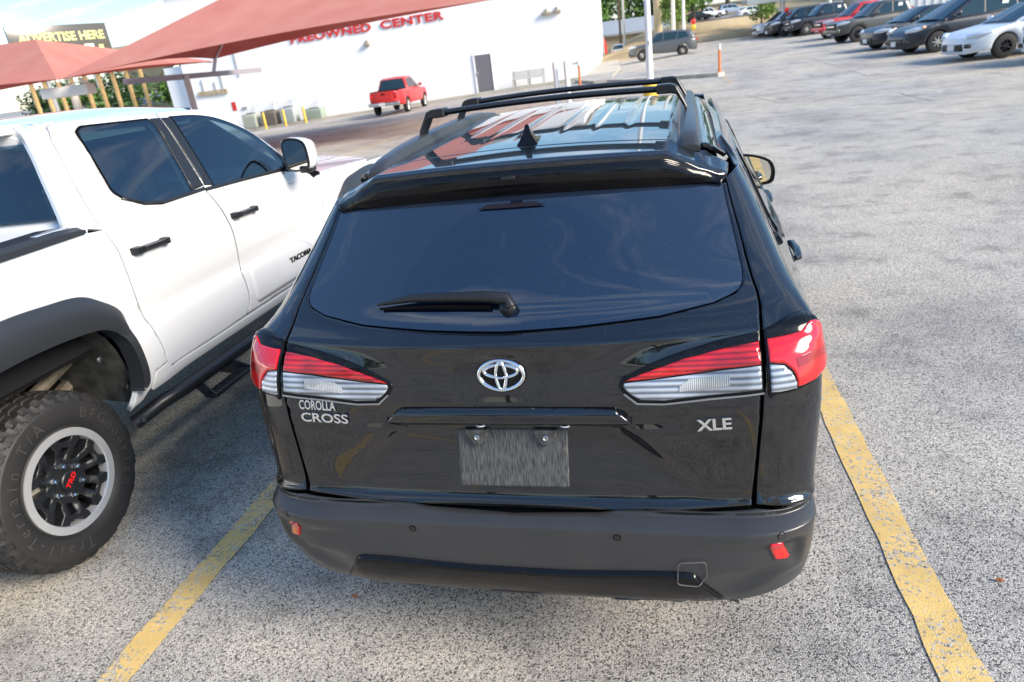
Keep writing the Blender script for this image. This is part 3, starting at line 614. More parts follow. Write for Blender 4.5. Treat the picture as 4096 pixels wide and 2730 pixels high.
# roof
rzc = pchip([.40, .46, .70, 1.2, 1.8, 2.3, 2.62], [1.5835, 1.585, 1.591, 1.601, 1.607, 1.596, 1.560])
def roofS(x, y):
    a = abs(x); z = rzc(y) - .085 * x * x - 1.1 * max(0, a - .47) ** 2 - 6 * max(0, a - .56) ** 2
    if .80 < y < 2.45 and a < .44:
        k = .0
        for c0 in (.075, .19, .305): k += .0030 * math.exp(-((a - c0) / .011) ** 2)
        z -= k * sst(.80, 1.35, y) * sst(2.45, 2.2, y)
    if a > .455 and a < .56: z -= .010 * sst(.455, .47, a) * sst(.56, .545, a)
    return (x, y, z)
roof = sv(panel('roof', paint_black, rpoly([(-.60, .708), (.60, .708), (.634, .80), (.634, 2.45), (.58, 2.58), (-.58, 2.58), (-.634, 2.45), (-.634, .80)], .03), roofS, sp=.018, rim=.012, inside=(0, 1.5, 0)))
def lipY(x): return .452 + .26 * x * x
def spoS(x, t):
    a = abs(x); y = lipY(x) + (.700 - lipY(x)) * (1 - t); z = roofS(min(a, .58), y)[2]
    dr = sst(.45, .64, a); z -= dr * (.034 + .020 * t) + .006 * sst(.9, 1, t)
    return (x, y, z)
spo = [(-.655, 0), (.655, 0), (.655, 1), (-.655, 1)]
spoiler = sv(panel('roof_spoiler', paint_black, rpoly([(-.595, .0), (.595, .0), (.628, .35), (.622, 1), (-.622, 1), (-.628, .35)], .05), lambda x, t: spoS(x, t), sp=.03, rim=.015, roll=.006, inside=(0, 1.5, 0), ring=.02))
def faceS(x, t):
    p = Vector(spoS(x, 1.0)) + Vector((0, .006, -.006)); a = abs(x)
    zg = 1.492 - .026 * a * a / .36; yg = corS(min(a, .60), zg)[1] - .012
    q = Vector((x * .985, yg, zg + .004)); b_ = p.lerp(q, t); b_.y -= .012 * math.sin(math.pi * t) * (1 - sst(.5, .64, a)); return b_
sv(panel('spoiler_face', gloss_blk, [(-.619, 0), (.619, 0), (.612, 1.15), (-.612, 1.15)], faceS, spoiler and None, sp=.04, rim=.01, roll=.002, inside=(0, 1.5, 1.5)))
cam_w = boxo('washer_nozzle', (0, 0, 0), (.044, .018, .014), plastic_blk, bev=.006); cam_w.matrix_local = Matrix.Translation(Vector(faceS(.0, .42)) + Vector((0, -.006, 0))); cam_w.parent = suv; cam_w.matrix_parent_inverse = SUVI
sv(panel('brake_lamp', mat('unlit_lamp', (.012,.006,.006), .3), [(-.105, 1.455), (.105, 1.455), (.07, 1.466), (-.07, 1.466)], corS, sp=.03, rim=0, roll=0, off=.002))
# shark fin aerial
bm = bmesh.new(); secs = []
for k in range(9):
    u = k / 8; y = .745 + .165 * u; h = .062 * (1 - u) ** 1.2 * (1 if k else .96) + .004; wd = .030 * (1 - .55 * u); zb = roofS(0, y)[2]
    secs.append([bm.verts.new((x, y + (.028 * (zz / .066)) * (1 - u), zb + zz)) for x, zz in ((-wd * 1.25, -.003), (-wd, .007), (-wd * .42, h * .55), (-wd * .22, h * .92), (0, h), (wd * .22, h * .92), (wd * .42, h * .55), (wd, .007), (wd * 1.25, -.003))])
for A, B in zip(secs, secs[1:]):
    for j in range(8): bm.faces.new((A[j], A[j + 1], B[j + 1], B[j]))
bm.faces.new(secs[0][::-1]); bm.faces.new(secs[-1])
sv(bobj('roof_aerial', bm, gloss_blk, ang=50))
# roof rails and crossbars
for sg in (1, -1):
    bm = bmesh.new(); rr = []
    ys = [.672, .69, .76, .9, 1.1, 1.4, 1.7, 2.0, 2.25, 2.36, 2.40]
    hs = [.012, .030, .046, .058, .064, .066, .064, .058, .042, .022, .010]
    for y, h in zip(ys, hs):
        zb = roofS(.515, max(y, .70))[2] - .012; xi, xo = .478 + .03 * max(0, (.9 - y)) * 0, .548
        rr.append([bm.verts.new((sg * x, y, zb + z)) for x, z in ((xi, 0), (xi, h * .55), (xi + .010, h * .92), (xi + .020, h), (xo - .022, h), (xo - .008, h * .88), (xo, h * .5), (xo, -.012))])
    for A, B in zip(rr, rr[1:]):
        for j in range(7): bm.faces.new((A[j], A[j + 1], B[j + 1], B[j]))
    bm.faces.new(rr[0]); bm.faces.new(rr[-1])
    sv(bobj('roof_rail', bm, plastic, ang=35))
for yb, zb in ((1.185, 1.690), (1.70, 1.686)):
    bm = bmesh.new(); N = 14; prev = None; arc = []
    for k in range(N + 1):
        x = -.425 + .85 * k / N; zc = zb + .010 * (1 - (x / .425) ** 2)
        arc.append([bm.verts.new((x, yb + .026 * math.cos(a_), zc + .0115 * math.sin(a_))) for a_ in [2 * math.pi * j / 12 for j in range(12)]])
    for A, B in zip(arc, arc[1:]):
        for j in range(12): bm.faces.new((A[j], A[(j + 1) % 12], B[(j + 1) % 12], B[j]))
    bar = sv(bobj('crossbar', bm, plastic_blk, ang=60))
    for sg in (1, -1):
        bm = bmesh.new(); prof = [(.405, .017, -.015, .034), (.455, .017, -.016, .036), (.475, .010, -.020, .040), (.508, -.052, -.075, .046), (.512, -.062, -.082, .048)]
        sec = [[bm.verts.new((sg * x, yb + s2 * wd, zb + zz)) for s2, zz in ((-1, b0), (-1, a0), (1, a0), (1, b0))] for x, a0, b0, wd in prof]
        for A, B in zip(sec, sec[1:]):
            for j in range(4): bm.faces.new((A[j], A[(j + 1) % 4], B[(j + 1) % 4], B[j]))
        bm.faces.new(sec[0]); bm.faces.new(sec[-1]); bmesh.ops.bevel(bm, geom=bm.edges[:], offset=.004, segments=1, affect='EDGES')
        bobj('crossbar_foot', bm, plastic_blk, bar, 30)
# windscreen, bonnet, nose (turned away from the camera)
def wsS(x, t): y = 2.56 + .70 * t; return (x * (1 + .16 * t), y - .25 * x * x * .6, 1.572 - .55 * t - .05 * x * x)
sv(panel('windscreen', glass_dark, [(-.60, 0), (.60, 0), (.62, 1), (-.62, 1)], wsS, sp=.1, rim=.01, inside=(0, 1.5, .5)))
def hoodS(x, y): return (x, y, 1.03 - .10 * max(0, (y - 3.2)) ** 1.3 - .09 * x * x)
sv(panel('bonnet', paint_black, rpoly([(-.80, 3.16), (.80, 3.16), (.80, 3.75), (.70, 4.12), (.5, 4.28), (-.5, 4.28), (-.70, 4.12), (-.80, 3.75)], .1), hoodS, sp=.08, inside=(0, 3, 0)))
def noseS(x, z): return (x, 4.36 - .42 * abs(x / .9) ** 3.2 - .25 * max(0, z - .75) ** 1.5 * 2, z)
sv(panel('front_bumper', plastic, [(-.74, .25), (.74, .25), (.72, .90), (-.72, .90)], noseS, sp=.08, inside=(0, 3, .5)))
sv(boxo('underbody', (0, 2.25, .42), (1.56, 3.7, .36), gap_mat))
# door mirrors
for sg in (1, -1):
    bm = bmesh.new(); oc = [(-.115, .070), (-.02, .082), (.075, .055), (.108, .018), (.112, -.035), (.085, -.068), (-.05, -.074), (-.108, -.058)]
    oc = spline(oc, 3, True); lay = []
    for yy, k in ((0, .97), (-.006, 1), (.03, .98), (.075, .80), (.105, .45)):
        lay.append([bm.verts.new((x * k, yy, z * k)) for x, z in oc])
    n = len(oc)
    for A, B in zip(lay, lay[1:]):
        for j in range(n): bm.faces.new((A[j], A[(j + 1) % n], B[(j + 1) % n], B[j]))
    bm.faces.new(lay[-1]); bm.faces.new(lay[0])
    M = Matrix.Translation((sg * .850, 2.60, 1.11)) @ Matrix.Diagonal((sg * 1.12, 1, 1.15, 1))
    bmesh.ops.transform(bm, matrix=M, verts=bm.verts); mir = sv(bobj('door_mirror', bm, gloss_blk, ang=45))
    mg = [(x * .86 - .004, z * .84 + .003) for x, z in oc]; tl = R_(3)
    obj('mirror_glass', [tuple(M @ Vector((x, -.0085 - z * math.tan(tl) * .3, z))) for x, z in mg], [tuple(range(n))], mirror_m, mir)
    tubeo('mirror_arm', [(sg * .70, 2.64, 1.08), (sg * .79, 2.62, 1.09)], .022, plastic_blk, mir)
# wheels
def simple_wheel(name, c, r, wd, parent, inv, rim_m, spokes=5, sgn=1, ry=.60):
    bm = bmesh.new(); M = Matrix.Translation(c)
    lathe(bm, [(-wd / 2, r * ry), (-wd / 2, r * .80), (-wd * .42, r * .95), (-wd * .30, r), (wd * .30, r), (wd * .42, r * .95), (wd / 2, r * .80), (wd * .47, r * ry), (wd * .3, r * ry)], 36, 'X', M)
    wl = bpy.data.objects.new(name, None); wl.empty_display_size = .1; link(wl, parent)
    if inv is not None: wl.matrix_parent_inverse = inv
    bobj('tyre', bm, rubber, wl, 40)
    bm = bmesh.new(); x0 = sgn * wd * .36
    lathe(bm, [(x0 + sgn * .012, r * ry * 1.01), (x0 + sgn * .012, r * ry * .91), (x0 - sgn * .06, r * ry * .86)], 30, 'X', M)
    lathe(bm, [(x0, r * .14), (x0 + sgn * .01, r * .10), (x0 + sgn * .01, .001)], 12, 'X', M)
    for k in range(spokes):
        a = 2 * math.pi * k / spokes + .3
        for da in (-.13, .13):
            p = [Vector((x0, math.cos(a + da * .5) * r * .10, math.sin(a + da * .5) * r * .10)), Vector((x0 + sgn * .006, math.cos(a + da) * r * ry * .95, math.sin(a + da) * r * ry * .95))]
            tube(bm, [M @ q for q in p], [r * .05, r * .045], 4)
    bobj('rim', bm, rim_m, wl, 30)
    bm = bmesh.new(); lathe(bm, [(x0 - sgn * .07, r * ry * .9), (x0 - sgn * .07, .001)], 20, 'X', M); bobj('brake_disc', bm, gap_mat, wl, 30)
    return wl
for sg in (1, -1):
    for y in (.92, 3.52): simple_wheel('wheel', (sg * .762, y, .345), .345, .225, suv, SUVI, satin, 5, sg)
# ------------------------------------------------------------------ white crew-cab pickup beside it
tk = empty('white_pickup', 'white crew-cab pickup with black flares parked left of the black SUV', 'pickup truck', (-2.98, 1.9, 0))
TKI = Matrix.Translation((2.98, -1.9, 0)); CX = -2.98
def tv(o, keep=None): o.parent = tk; o.matrix_parent_inverse = TKI; return o
_tz = [(.40, -2.16), (.50, -2.10), (.56, -2.05), (.62, -2.028), (.72, -2.018), (.84, -2.026), (.895, -2.040), (.91, -2.0465), (.93, -2.046), (1.0, -2.036), (1.15, -2.022), (1.25, -2.024), (1.33, -2.040), (1.37, -2.055), (1.45, -2.088), (1.60, -2.155), (1.74, -2.225), (1.79, -2.262), (1.815, -2.31)]
tacXs = pchip([c[0] for c in _tz], [c[1] for c in _tz])
def tacS(y, z):
    x = tacXs(z) - .05 * max(0, (y - 3.6)) ** 2 * .6
    for hy, hz in ((.479, .42), (3.70, .42)):      # swollen wings around the wheels
        r = math.hypot(y - hy, (z - hz)); x += .020 * sst(.86, .60, r) * (1 if z < 1.3 else 0)
    return (x, y, z)
def tacL(y, z): x, yy, zz = tacS(y, z); return (2 * CX - x, yy, zz)
inT = (CX, 2, .9)
def tp(name, m, poly, **k):
    k.setdefault('inside', inT); return tv(panel(name, m, poly, tacS, **k))
rseam = [(1.300, 1.829), (1.205, 1.815), (1.155, 1.785), (1.125, 1.74), (1.083, 1.596), (1.052, 1.42), (1.052, 1.36), (1.074, 1.253), (1.084, 1.1), (1.100, .99), (1.113, .91), (1.128, .80), (1.135, .727), (1.128, .672), (1.142, .638)]
bseam = [(1.905, 1.803), (1.876, 1.771), (1.858, 1.60), (1.842, 1.40), (1.850, 1.335), (1.894, 1.227), (1.925, 1.126), (1.940, 1.0), (1.942, .914), (1.922, .875), (1.912, .73), (1.86, .640)]
bS = spline(bseam, 4); rS = spline(rseam, 4)
rwin = rpoly([(1.283, 1.765), (1.335, 1.783), (1.786, 1.768), (1.781, 1.71), (1.722, 1.392), (1.474, 1.392), (1.364, 1.413), (1.277, 1.451), (1.235, 1.495)], .02)
fwin = spline([(1.955, 1.764), (2.117, 1.755), (2.257, 1.733), (2.36, 1.700), (2.467, 1.650), (2.56, 1.585), (2.629, 1.510)], 4) + [(2.668, 1.40), (2.64, 1.352), (1.915, 1.385)]
gp2 = .0055
def shr(w_, k=.985): cx_, cz_ = np.mean([p[0] for p in w_]), np.mean([p[1] for p in w_]); return [(cx_ + (a - cx_) * k, cz_ + (b - cz_) * k) for a, b in w_]
rdoor = tp('door', paint_white, rS[:-1] + [(1.142, .638), (1.47, .630)] + [(a - gp2, b) for a, b in bS[::-1]], sp=.03, rim=.02, holes=[shr(rwin)])
fd_front = [(2.20, 1.787), (2.36, 1.745), (2.575, 1.59), (2.70, 1.46), (2.80, 1.33), (2.98, 1.22), (3.03, 1.03), (3.02, .89), (2.98, .74), (2.93, .640)]
fdoor = tp('door', paint_white, [(a + gp2, b) for a, b in bS] + spline(fd_front[::-1], 3) + [(1.93, 1.803)], sp=.03, rim=.02, holes=[shr(fwin)])
tp('door_liner', gap_mat, [(1.0, .60), (3.1, .60), (3.1, 1.25), (2.7, 1.45), (2.3, 1.76), (1.25, 1.815), (1.1, 1.75), (1.0, 1.4)], sp=.08, rim=0, roll=0, off=-.018, holes=[shr(rwin, 1.0), shr(fwin, 1.0)])
truck_glass = bpy.data.materials.new('tinted_glass'); truck_glass.use_nodes = True; t = truck_glass.node_tree; t.nodes.remove(t.nodes['Principled BSDF'])
tr_, gl_, fr2, mx_ = t.nodes.new('ShaderNodeBsdfTransparent'), t.nodes.new('ShaderNodeBsdfGlossy'), t.nodes.new('ShaderNodeFresnel'), t.nodes.new('ShaderNodeMixShader')
tr_.inputs[0].default_value = (.22, .33, .34, 1); gl_.inputs['Roughness'].default_value = .01; gl_.inputs['Color'].default_value = (.9, .95, 1, 1); fr2.inputs[0].default_value = 2.0
t.links.new(fr2.outputs[0], mx_.inputs[0]); t.links.new(tr_.outputs[0], mx_.inputs[1]); t.links.new(gl_.outputs[0], mx_.inputs[2]); t.links.new(mx_.outputs[0], t.nodes['Material Output'].inputs[0]); MATS['truck_glass'] = truck_glass
# glass, belt mouldings, pillar trims
for dr, w_ in ((rdoor, rwin), (fdoor, fwin)):
    cx_, cz_ = np.mean([p[0] for p in w_]), np.mean([p[1] for p in w_])
    panel('window_seal', gap_mat, [(cx_ + (a - cx_) * 1.025, cz_ + (b - cz_) * 1.05) for a, b in w_], tacS, dr, sp=.03, rim=.006, roll=0, off=.0045, inside=inT, holes=[shr(w_, .975)])
    panel('window', truck_glass, w_, tacS, dr, sp=.03, rim=.0, roll=0, off=.006, inside=inT)
    dr.matrix_parent_inverse = TKI
panel('pillar_trim', plastic_blk, [(1.80, 1.775), (1.872, 1.770), (1.854, 1.60), (1.838, 1.40), (1.735, 1.395), (1.793, 1.72)], tacS, rdoor, sp=.05, rim=.004, roll=.001, off=.005, inside=inT)
panel('pillar_trim', plastic_blk, [(1.882, 1.770), (1.95, 1.764), (1.912, 1.388), (1.849, 1.40), (1.864, 1.60)], tacS, fdoor, sp=.05, rim=.004, roll=.001, off=.005, inside=inT)
panel('pillar_trim', plastic_blk, [(2.64, 1.50), (2.73, 1.40), (2.70, 1.345), (2.66, 1.345), (2.672, 1.40)], tacS, fdoor, sp=.05, rim=.004, roll=.001, off=.006, inside=inT)
panel('belt_moulding', plastic_blk, [(1.255, 1.452), (1.36, 1.400), (1.475, 1.376), (1.832, 1.376), (1.832, 1.394), (1.475, 1.395), (1.36, 1.420), (1.27, 1.462)], tacS, rdoor, sp=.04, rim=.012, roll=.004, off=.010, inside=inT)
panel('belt_moulding', plastic_blk, [(1.845, 1.370), (2.72, 1.338), (2.72, 1.356), (1.845, 1.388)], tacS, fdoor, sp=.04, rim=.012, roll=.004, off=.010, inside=inT)
# cab rear pillar, bed side, front wing, rocker
cpil = [(1.292, 1.834)] + [(a - gp2, b) for a, b in rS[1:29]] + [(1.045, 1.36), (.878, 1.41), (.945, 1.61), (1.006, 1.775), (1.06, 1.835)]
tp('cab_corner', paint_white, cpil, sp=.03, rim=.02)
wz, wr = .42, .0
openR = [(.885, .632), (.932, .72), (.936, .86), (.918, .955), (.838, 1.025), (.734, 1.065), (.566, 1.08), (.37, 1.09), (.21, 1.08), (.06, 1.03), (-.01, .95), (-.025, .84), (-.02, .62)]
bed = [(-.80, .66), (-.80, 1.375), (.85, 1.375)] + [(a - gp2, b) for a, b in rS[27:]][0:0] + [(1.046, 1.355), (1.068, 1.253), (1.078, 1.1), (1.094, .99), (1.107, .91), (1.122, .80), (1.129, .727), (1.122, .672), (1.03, .66), (.975, .59), (.93, .555), (.848, .535)] + openR + [(-.1, .60)]
tp('bed_side', paint_white, bed, sp=.03, rim=.02)
tp('rocker_panel', paint_white, [(1.034, .654), (.985, .588), (1.0, .57), (2.98, .565), (2.98, .628), (1.48, .6235), (1.152, .630), (1.124, .664)], sp=.04, rim=.03)
openF = [(3.70 + .46 * math.cos(R_(a)), .42 + .52 * math.sin(R_(a))) for a in range(165, 5, -12)]
wing = [(2.94, .60), (2.988, .74), (3.028, .89), (3.038, 1.03), (2.988, 1.225), (3.05, 1.235), (4.35, 1.17), (4.40, .95), (4.40, .60), (4.2, .60)] + openF[::-1] + [(3.2, .60)]
tp('front_wing', paint_white, wing, sp=.04, rim=.02)
# flares
def flareS(dy=0):
    def f(u, v): return None
    return f
def flare(outer, ridge, inner, nm):
    bm = bmesh.new(); rows = []
    for pts, off in ((outer, .004), (outer, .016), (ridge, .058), (inner, .050), (inner, -.03)):
        sp_ = spline(pts, 5); rows.append([bm.verts.new(Vector(tacS(a, b)) + Vector((off, 0, 0))) for a, b in sp_])
    n = min(len(r) for r in rows)
    for A, B in zip(rows, rows[1:]):
        for k in range(n - 1): bm.faces.new((A[k], A[k + 1], B[k + 1], B[k]))
    return tv(bobj(nm, bm, mat('flare_plastic', (.024, .026, .030), .34, bump=(800, .2, .0003)), ang=50))
fo = [(.886, .634), (.94, .650), (.968, .724), (.975, .89), (.955, 1.000), (.858, 1.082), (.755, 1.138), (.586, 1.160), (.40, 1.172), (.20, 1.16), (.02, 1.10), (-.06, 1.00), (-.075, .85), (-.06, .70), (-.02, .62)]
fr = [(.880, .632), (.918, .660), (.932, .74), (.934, .86), (.918, .955), (.838, 1.025), (.734, 1.071), (.566, 1.084), (.37, 1.094), (.21, 1.085), (.06, 1.03), (-.01, .95), (-.025, .84), (-.02, .70), (.0, .62)]
fi = [(.874, .632), (.890, .67), (.902, .76), (.897, .865), (.875, .915), (.838, .948), (.755, .983), (.561, 1.006), (.36, 1.012), (.22, 1.0), (.10, .95), (.04, .87), (.02, .78), (.02, .70), (.02, .62)]
flare(fo, fr, fi, 'rear_flare')
def sh(pts): return [(3.70 - (a - .479), b) for a, b in pts]
flare(sh(fo), sh(fr), sh(fi), 'front_flare')
# wheel well: lining, frame rail, axle, spring
liner = mat('well_liner', (.050, .052, .048), .55, noise=(9, .8, 6), bump=(40, .5, .004))
dirt_m = mat('dirty_steel', (.115, .10, .075), .85, noise=(14, .5, 5))
for hy in (.479, 3.70):
    bm = bmesh.new(); rows = []
    for x in np.linspace(-2.06, -2.62, 9):
        dip = .012 * math.sin(x * 60); rows.append([bm.verts.new((x, hy + (.50 + dip) * math.copysign(abs(math.cos(R_(a))) ** .6, math.cos(R_(a))) * (.90 if a < 90 else 1), .43 + (.60 + dip) * abs(math.sin(R_(a))) ** .6)) for a in range(4, 200, 9)])
    for A, B in zip(rows, rows[1:]):
        for k in range(len(A) - 1): bm.faces.new((A[k], A[k + 1], B[k + 1], B[k]))
    for f in bm.faces: f.normal_flip()
    wl_ = tv(bobj('wheel_well', bm, liner, ang=60))
    for aa, rr in ((22, .545), (2, .53), (45, .55)):
        p = Vector((-2.075, hy + rr * .86 * math.cos(R_(aa)), .43 + rr * math.sin(R_(aa)))); bm = bmesh.new(); lathe(bm, [(-.004, .016), (.004, .016), (.008, .008), (.008, .0005)], 10, 'X', Matrix.Translation(p)); bobj('liner_clip', bm, satin, wl_)
fr_ = tv(boxo('chassis_rail', (-2.52, 1.7, .66), (.07, 4.9, .15), dirt_m, bev=.01))
bm = bmesh.new(); tube(bm, [(-2.22, .479, .42), (-3.74, .479, .42)], .05, 10); lathe(bm, [(-.13, .05), (-.10, .11), (0, .15), (.10, .11), (.13, .05)], 16, 'X', Matrix.Translation((CX, .479, .42))); tv(bobj('rear_axle', bm, dirt_m))
bm = bmesh.new(); tube(bm, [(-2.44, -.3, .74), (-2.44, .25, .55), (-2.44, .479, .52), (-2.44, .75, .57), (-2.44, 1.1, .70)], .034, 6); tube(bm, [(-2.36, .30, .46), (-2.40, .42, .90)], .032, 10); tv(bobj('leaf_spring', bm, dirt_m))
bm = bmesh.new(); tube(bm, [(-2.40, .15, .60), (-2.30, .45, .78), (-2.28, .80, .88)], .022, 8); tube(bm, [(-2.30, .35, .72), (-2.30, .36, .84)], [.05, .035], 10); tube(bm, [(-2.34, .60, .70), (-2.30, .85, .80)], .028, 8); tv(bobj('brake_line_bracket', bm, dirt_m))
# far flank, roof, rear window wall, bonnet, bed
farp = [(-.80, .60), (-.80, 1.375), (.95, 1.375), (1.06, 1.80), (1.3, 1.83), (2.2, 1.79), (2.8, 1.33), (4.35, 1.17), (4.4, .60)]
tv(panel('far_side', paint_white, farp, tacL, sp=.06, rim=.02, inside=inT, holes=[rwin, fwin]))
for w_ in (rwin, fwin): tv(panel('window', truck_glass, w_, tacL, sp=.06, rim=0, roll=0, inside=inT))
def trS(x, y):
    d = (x - CX); z = 1.868 - .055 * (d / .62) ** 2 - .10 * max(0, abs(d) - .58) ** 1.0 - .02 * max(0, 1.4 - y) - .11 * max(0, y - 1.95) ** 1.5
    return (x, y, z)
tv(panel('roof', paint_white, rpoly([(CX - .715, 1.03), (CX + .715, 1.03), (CX + .715, 2.18), (CX + .60, 2.36), (CX - .60, 2.36), (CX - .715, 2.18)], .10), trS, sp=.05, rim=.05, roll=.01, inside=(CX, 1.6, 1), ring=.03))
def cbS(x, z): return (x, .862 + (z - 1.38) * .37 + .12 * ((x - CX) / .7) ** 2 * .25, z)
tv(panel('cab_rear_wall', paint_white, [(CX - .90, 1.0), (CX + .93, 1.0), (CX + .925, 1.40), (CX + .76, 1.775), (CX + .66, 1.845), (CX - .66, 1.845), (CX - .76, 1.775), (CX - .90, 1.40)], cbS, sp=.06, rim=.05, roll=.012, inside=(CX, 1.8, 1.4), ring=.03, holes=[rpoly([(CX - .79, 1.45), (CX + .835, 1.45), (CX + .71, 1.745), (CX - .67, 1.745)], .04)]))
tv(panel('rear_window', MATS['truck_glass'], rpoly([(CX - .80, 1.44), (CX + .845, 1.44), (CX + .72, 1.755), (CX - .68, 1.755)], .04), cbS, sp=.05, rim=.0, roll=0, off=.008, inside=(CX, 1.8, 1.4)))
tv(boxo('cab_lamp', (CX, .975, 1.805), (.30, .03, .03), red_dark, bev=.008))
tv(boxo('roof_lip', (CX, 1.005, 1.822), (1.30, .10, .05), paint_white, bev=.02))
def wsT(x, t): d = x - CX; return (CX + d * (1 + .13 * t), 2.34 + .78 * t - .12 * d * d, 1.80 - .53 * t)
tv(panel('windscreen', MATS['truck_glass'], [(CX - .62, 0), (CX + .62, 0), (CX + .68, 1), (CX - .68, 1)], wsT, sp=.12, rim=.01, inside=(CX, 1.5, .9)))
def hdT(x, y):
    d = abs(x - CX); return (x, y, 1.262 - .05 * max(0, y - 3.1) ** 1.2 + .022 * sst(.50, .38, d) * sst(3.0, 3.25, y) - .14 * max(0, d - .55) ** 1.4)
tv(panel('bonnet', paint_white, rpoly([(CX - .88, 3.02), (CX + .88, 3.02), (CX + .86, 4.15), (CX + .55, 4.36), (CX - .55, 4.36), (CX - .86, 4.15)], .10), hdT, sp=.06, rim=.03, roll=.008, inside=(CX, 3.5, .5), ring=.02))
def frT(x, z): return (x, 4.48 - .22 * abs((x - CX) / .9) ** 3 - .2 * max(0, z - .95), z)
tv(panel('front_fascia', plastic, [(CX - .90, .50), (CX + .90, .50), (CX + .88, 1.15), (CX - .88, 1.15)], frT, sp=.1, inside=(CX, 3, .8)))
tv(boxo('bed_floor', (CX, 0.05, .86), (1.60, 1.66, .06), plastic_blk)); tv(boxo('tailgate', (CX, -.80, 1.10), (1.60, .06, .52), paint_white, bev=.02))
for sg in (1, -1): tv(boxo('bed_wall', (CX + sg * .82, .03, 1.12), (.05, 1.68, .52), plastic_blk))
tv(boxo('underbody', (CX, 2.0, .60), (1.0, 4.4, .2), gap_mat)); tv(boxo('cab_floor', (CX, 2.1, .66), (1.7, 2.1, .14), gap_mat))
# cabin
cab_m = mat('cabin_trim', (.03, .03, .032), .7)
for sx in (-.40, .40):
    tv(boxo('front_seat', (CX + sx, 1.78, 1.22), (.50, .16, .62), cab_m, bev=.06)); tv(boxo('seat_cushion', (CX + sx, 2.02, .92), (.50, .50, .16), cab_m, bev=.05)); tv(boxo('headrest', (CX + sx, 1.75, 1.60), (.28, .10, .18), cab_m, bev=.04))
    tv(boxo('headrest', (CX + sx * .95, 1.08, 1.50), (.28, .10, .16), cab_m, bev=.04))
tv(boxo('rear_seat', (CX, 1.10, 1.15), (1.40, .16, .56), cab_m, bev=.06)); tv(boxo('dashboard', (CX, 2.86, 1.16), (1.50, .40, .26), cab_m, bev=.08)); tv(boxo('headliner', (CX, 1.62, 1.745), (1.15, 1.0, .02), cab_m))
bm = bmesh.new(); Ms = Matrix.Translation((CX - .40, 2.55, 1.25)) @ Matrix.Rotation(R_(65), 4, 'X'); lathe(bm, [(.012 * math.sin(a), .19 + .014 * math.cos(a)) for a in [6.283 * k / 8 for k in range(8)]], 28, 'Z', Ms, True); box(bm, (0, 0, 0), (.36, .05, .02), M=Ms); tv(bobj('steering_wheel', bm, cab_m))
# bed rail cap with lamp
for sg in (1, -1):
    bm = bmesh.new(); rows = []
    for y in (-.80, 0, .45, .80, .925, .945):
        e = 0 if y < .9 else (.02 if y < .93 else .045); xo = tacS(y, 1.36)[0] + .014; xo = xo if sg > 0 else 2 * CX - xo
        rows.append([bm.verts.new((xo - sg * dx, y, z)) for dx, z in ((.0, 1.368), (.002, 1.392 - e * .2), (.020, 1.412 - e * .6), (.115, 1.418 - e * .7), (.128, 1.40), (.128, 1.34))])
    for A, B in zip(rows, rows[1:]):
        for j in range(5): bm.faces.new((A[j], A[j + 1], B[j + 1], B[j]))
    bm.faces.new(rows[0]); bm.faces.new(rows[-1]); cap = tv(bobj('bed_rail_cap', bm, MATS['flare_plastic'], ang=35))
    if sg > 0: boxo('cap_lamp', (-2.075, .80, 1.410), (.035, .17, .012), clear_lens, cap, bev=.004)
# door handles
for y0, y1, z0 in ((1.135, 1.385, 1.226), (1.94, 2.186, 1.203)):
    x0 = tacS((y0 + y1) / 2, z0)[0]; bm = bmesh.new()
    pr = [(y0, .004, .030), (y0 + .008, .036, .034), (y0 + .055, .044, .034), (y0 + .065, .040, .022), (y1 - .05, .040, .022), (y1 - .042, .044, .034), (y1 - .006, .034, .034), (y1, .004, .030)]
    sec = [[bm.verts.new((x0 + dx * a, y, z0 + (y0 - y) * .03 + h * b)) for a, b in ((0 if True else 0, -.5), (1, -.42), (1, .42), (0, .5))] for y, dx, h in pr]
    for A, B in zip(sec, sec[1:]):
        for j in range(3): bm.faces.new((A[j], A[j + 1], B[j + 1], B[j]))
    bm.faces.new(sec[0]); bm.faces.new(sec[-1]); bmesh.ops.bevel(bm, geom=[e for e in bm.edges if e.calc_length() > .015], offset=.003, segments=1, affect='EDGES')
    tv(bobj('door_handle', bm, plastic_blk, ang=30))
# raised door lettering
me = text_mesh('TACOMA', .052, ext=.002, bold=.0015, space=1.0); xs = [v.co.x for v in me.vertices]; me.transform(Matrix.Diagonal((.29 / (max(xs) - min(xs)), .9, 1, 1))); me.materials.clear(); me.materials.append(gloss_blk)
lt = bpy.data.objects.new('door_lettering', me); lt.matrix_local = frame(Vector(tacS(2.555, .79)) + Vector((.011, 0, 0)), (0, 1, -.02), (1, 0, .05)); tv(link(lt))
# lower door bulge crease on the front door (raised field around the lettering)
tp('door_field', paint_white, rpoly([(1.965, .66), (1.985, .88), (2.42, .918), (2.52, .915), (2.66, .865), (2.90, .70), (2.88, .66)], .05), sp=.04, rim=.012, roll=.007, off=.007, ring=.03)
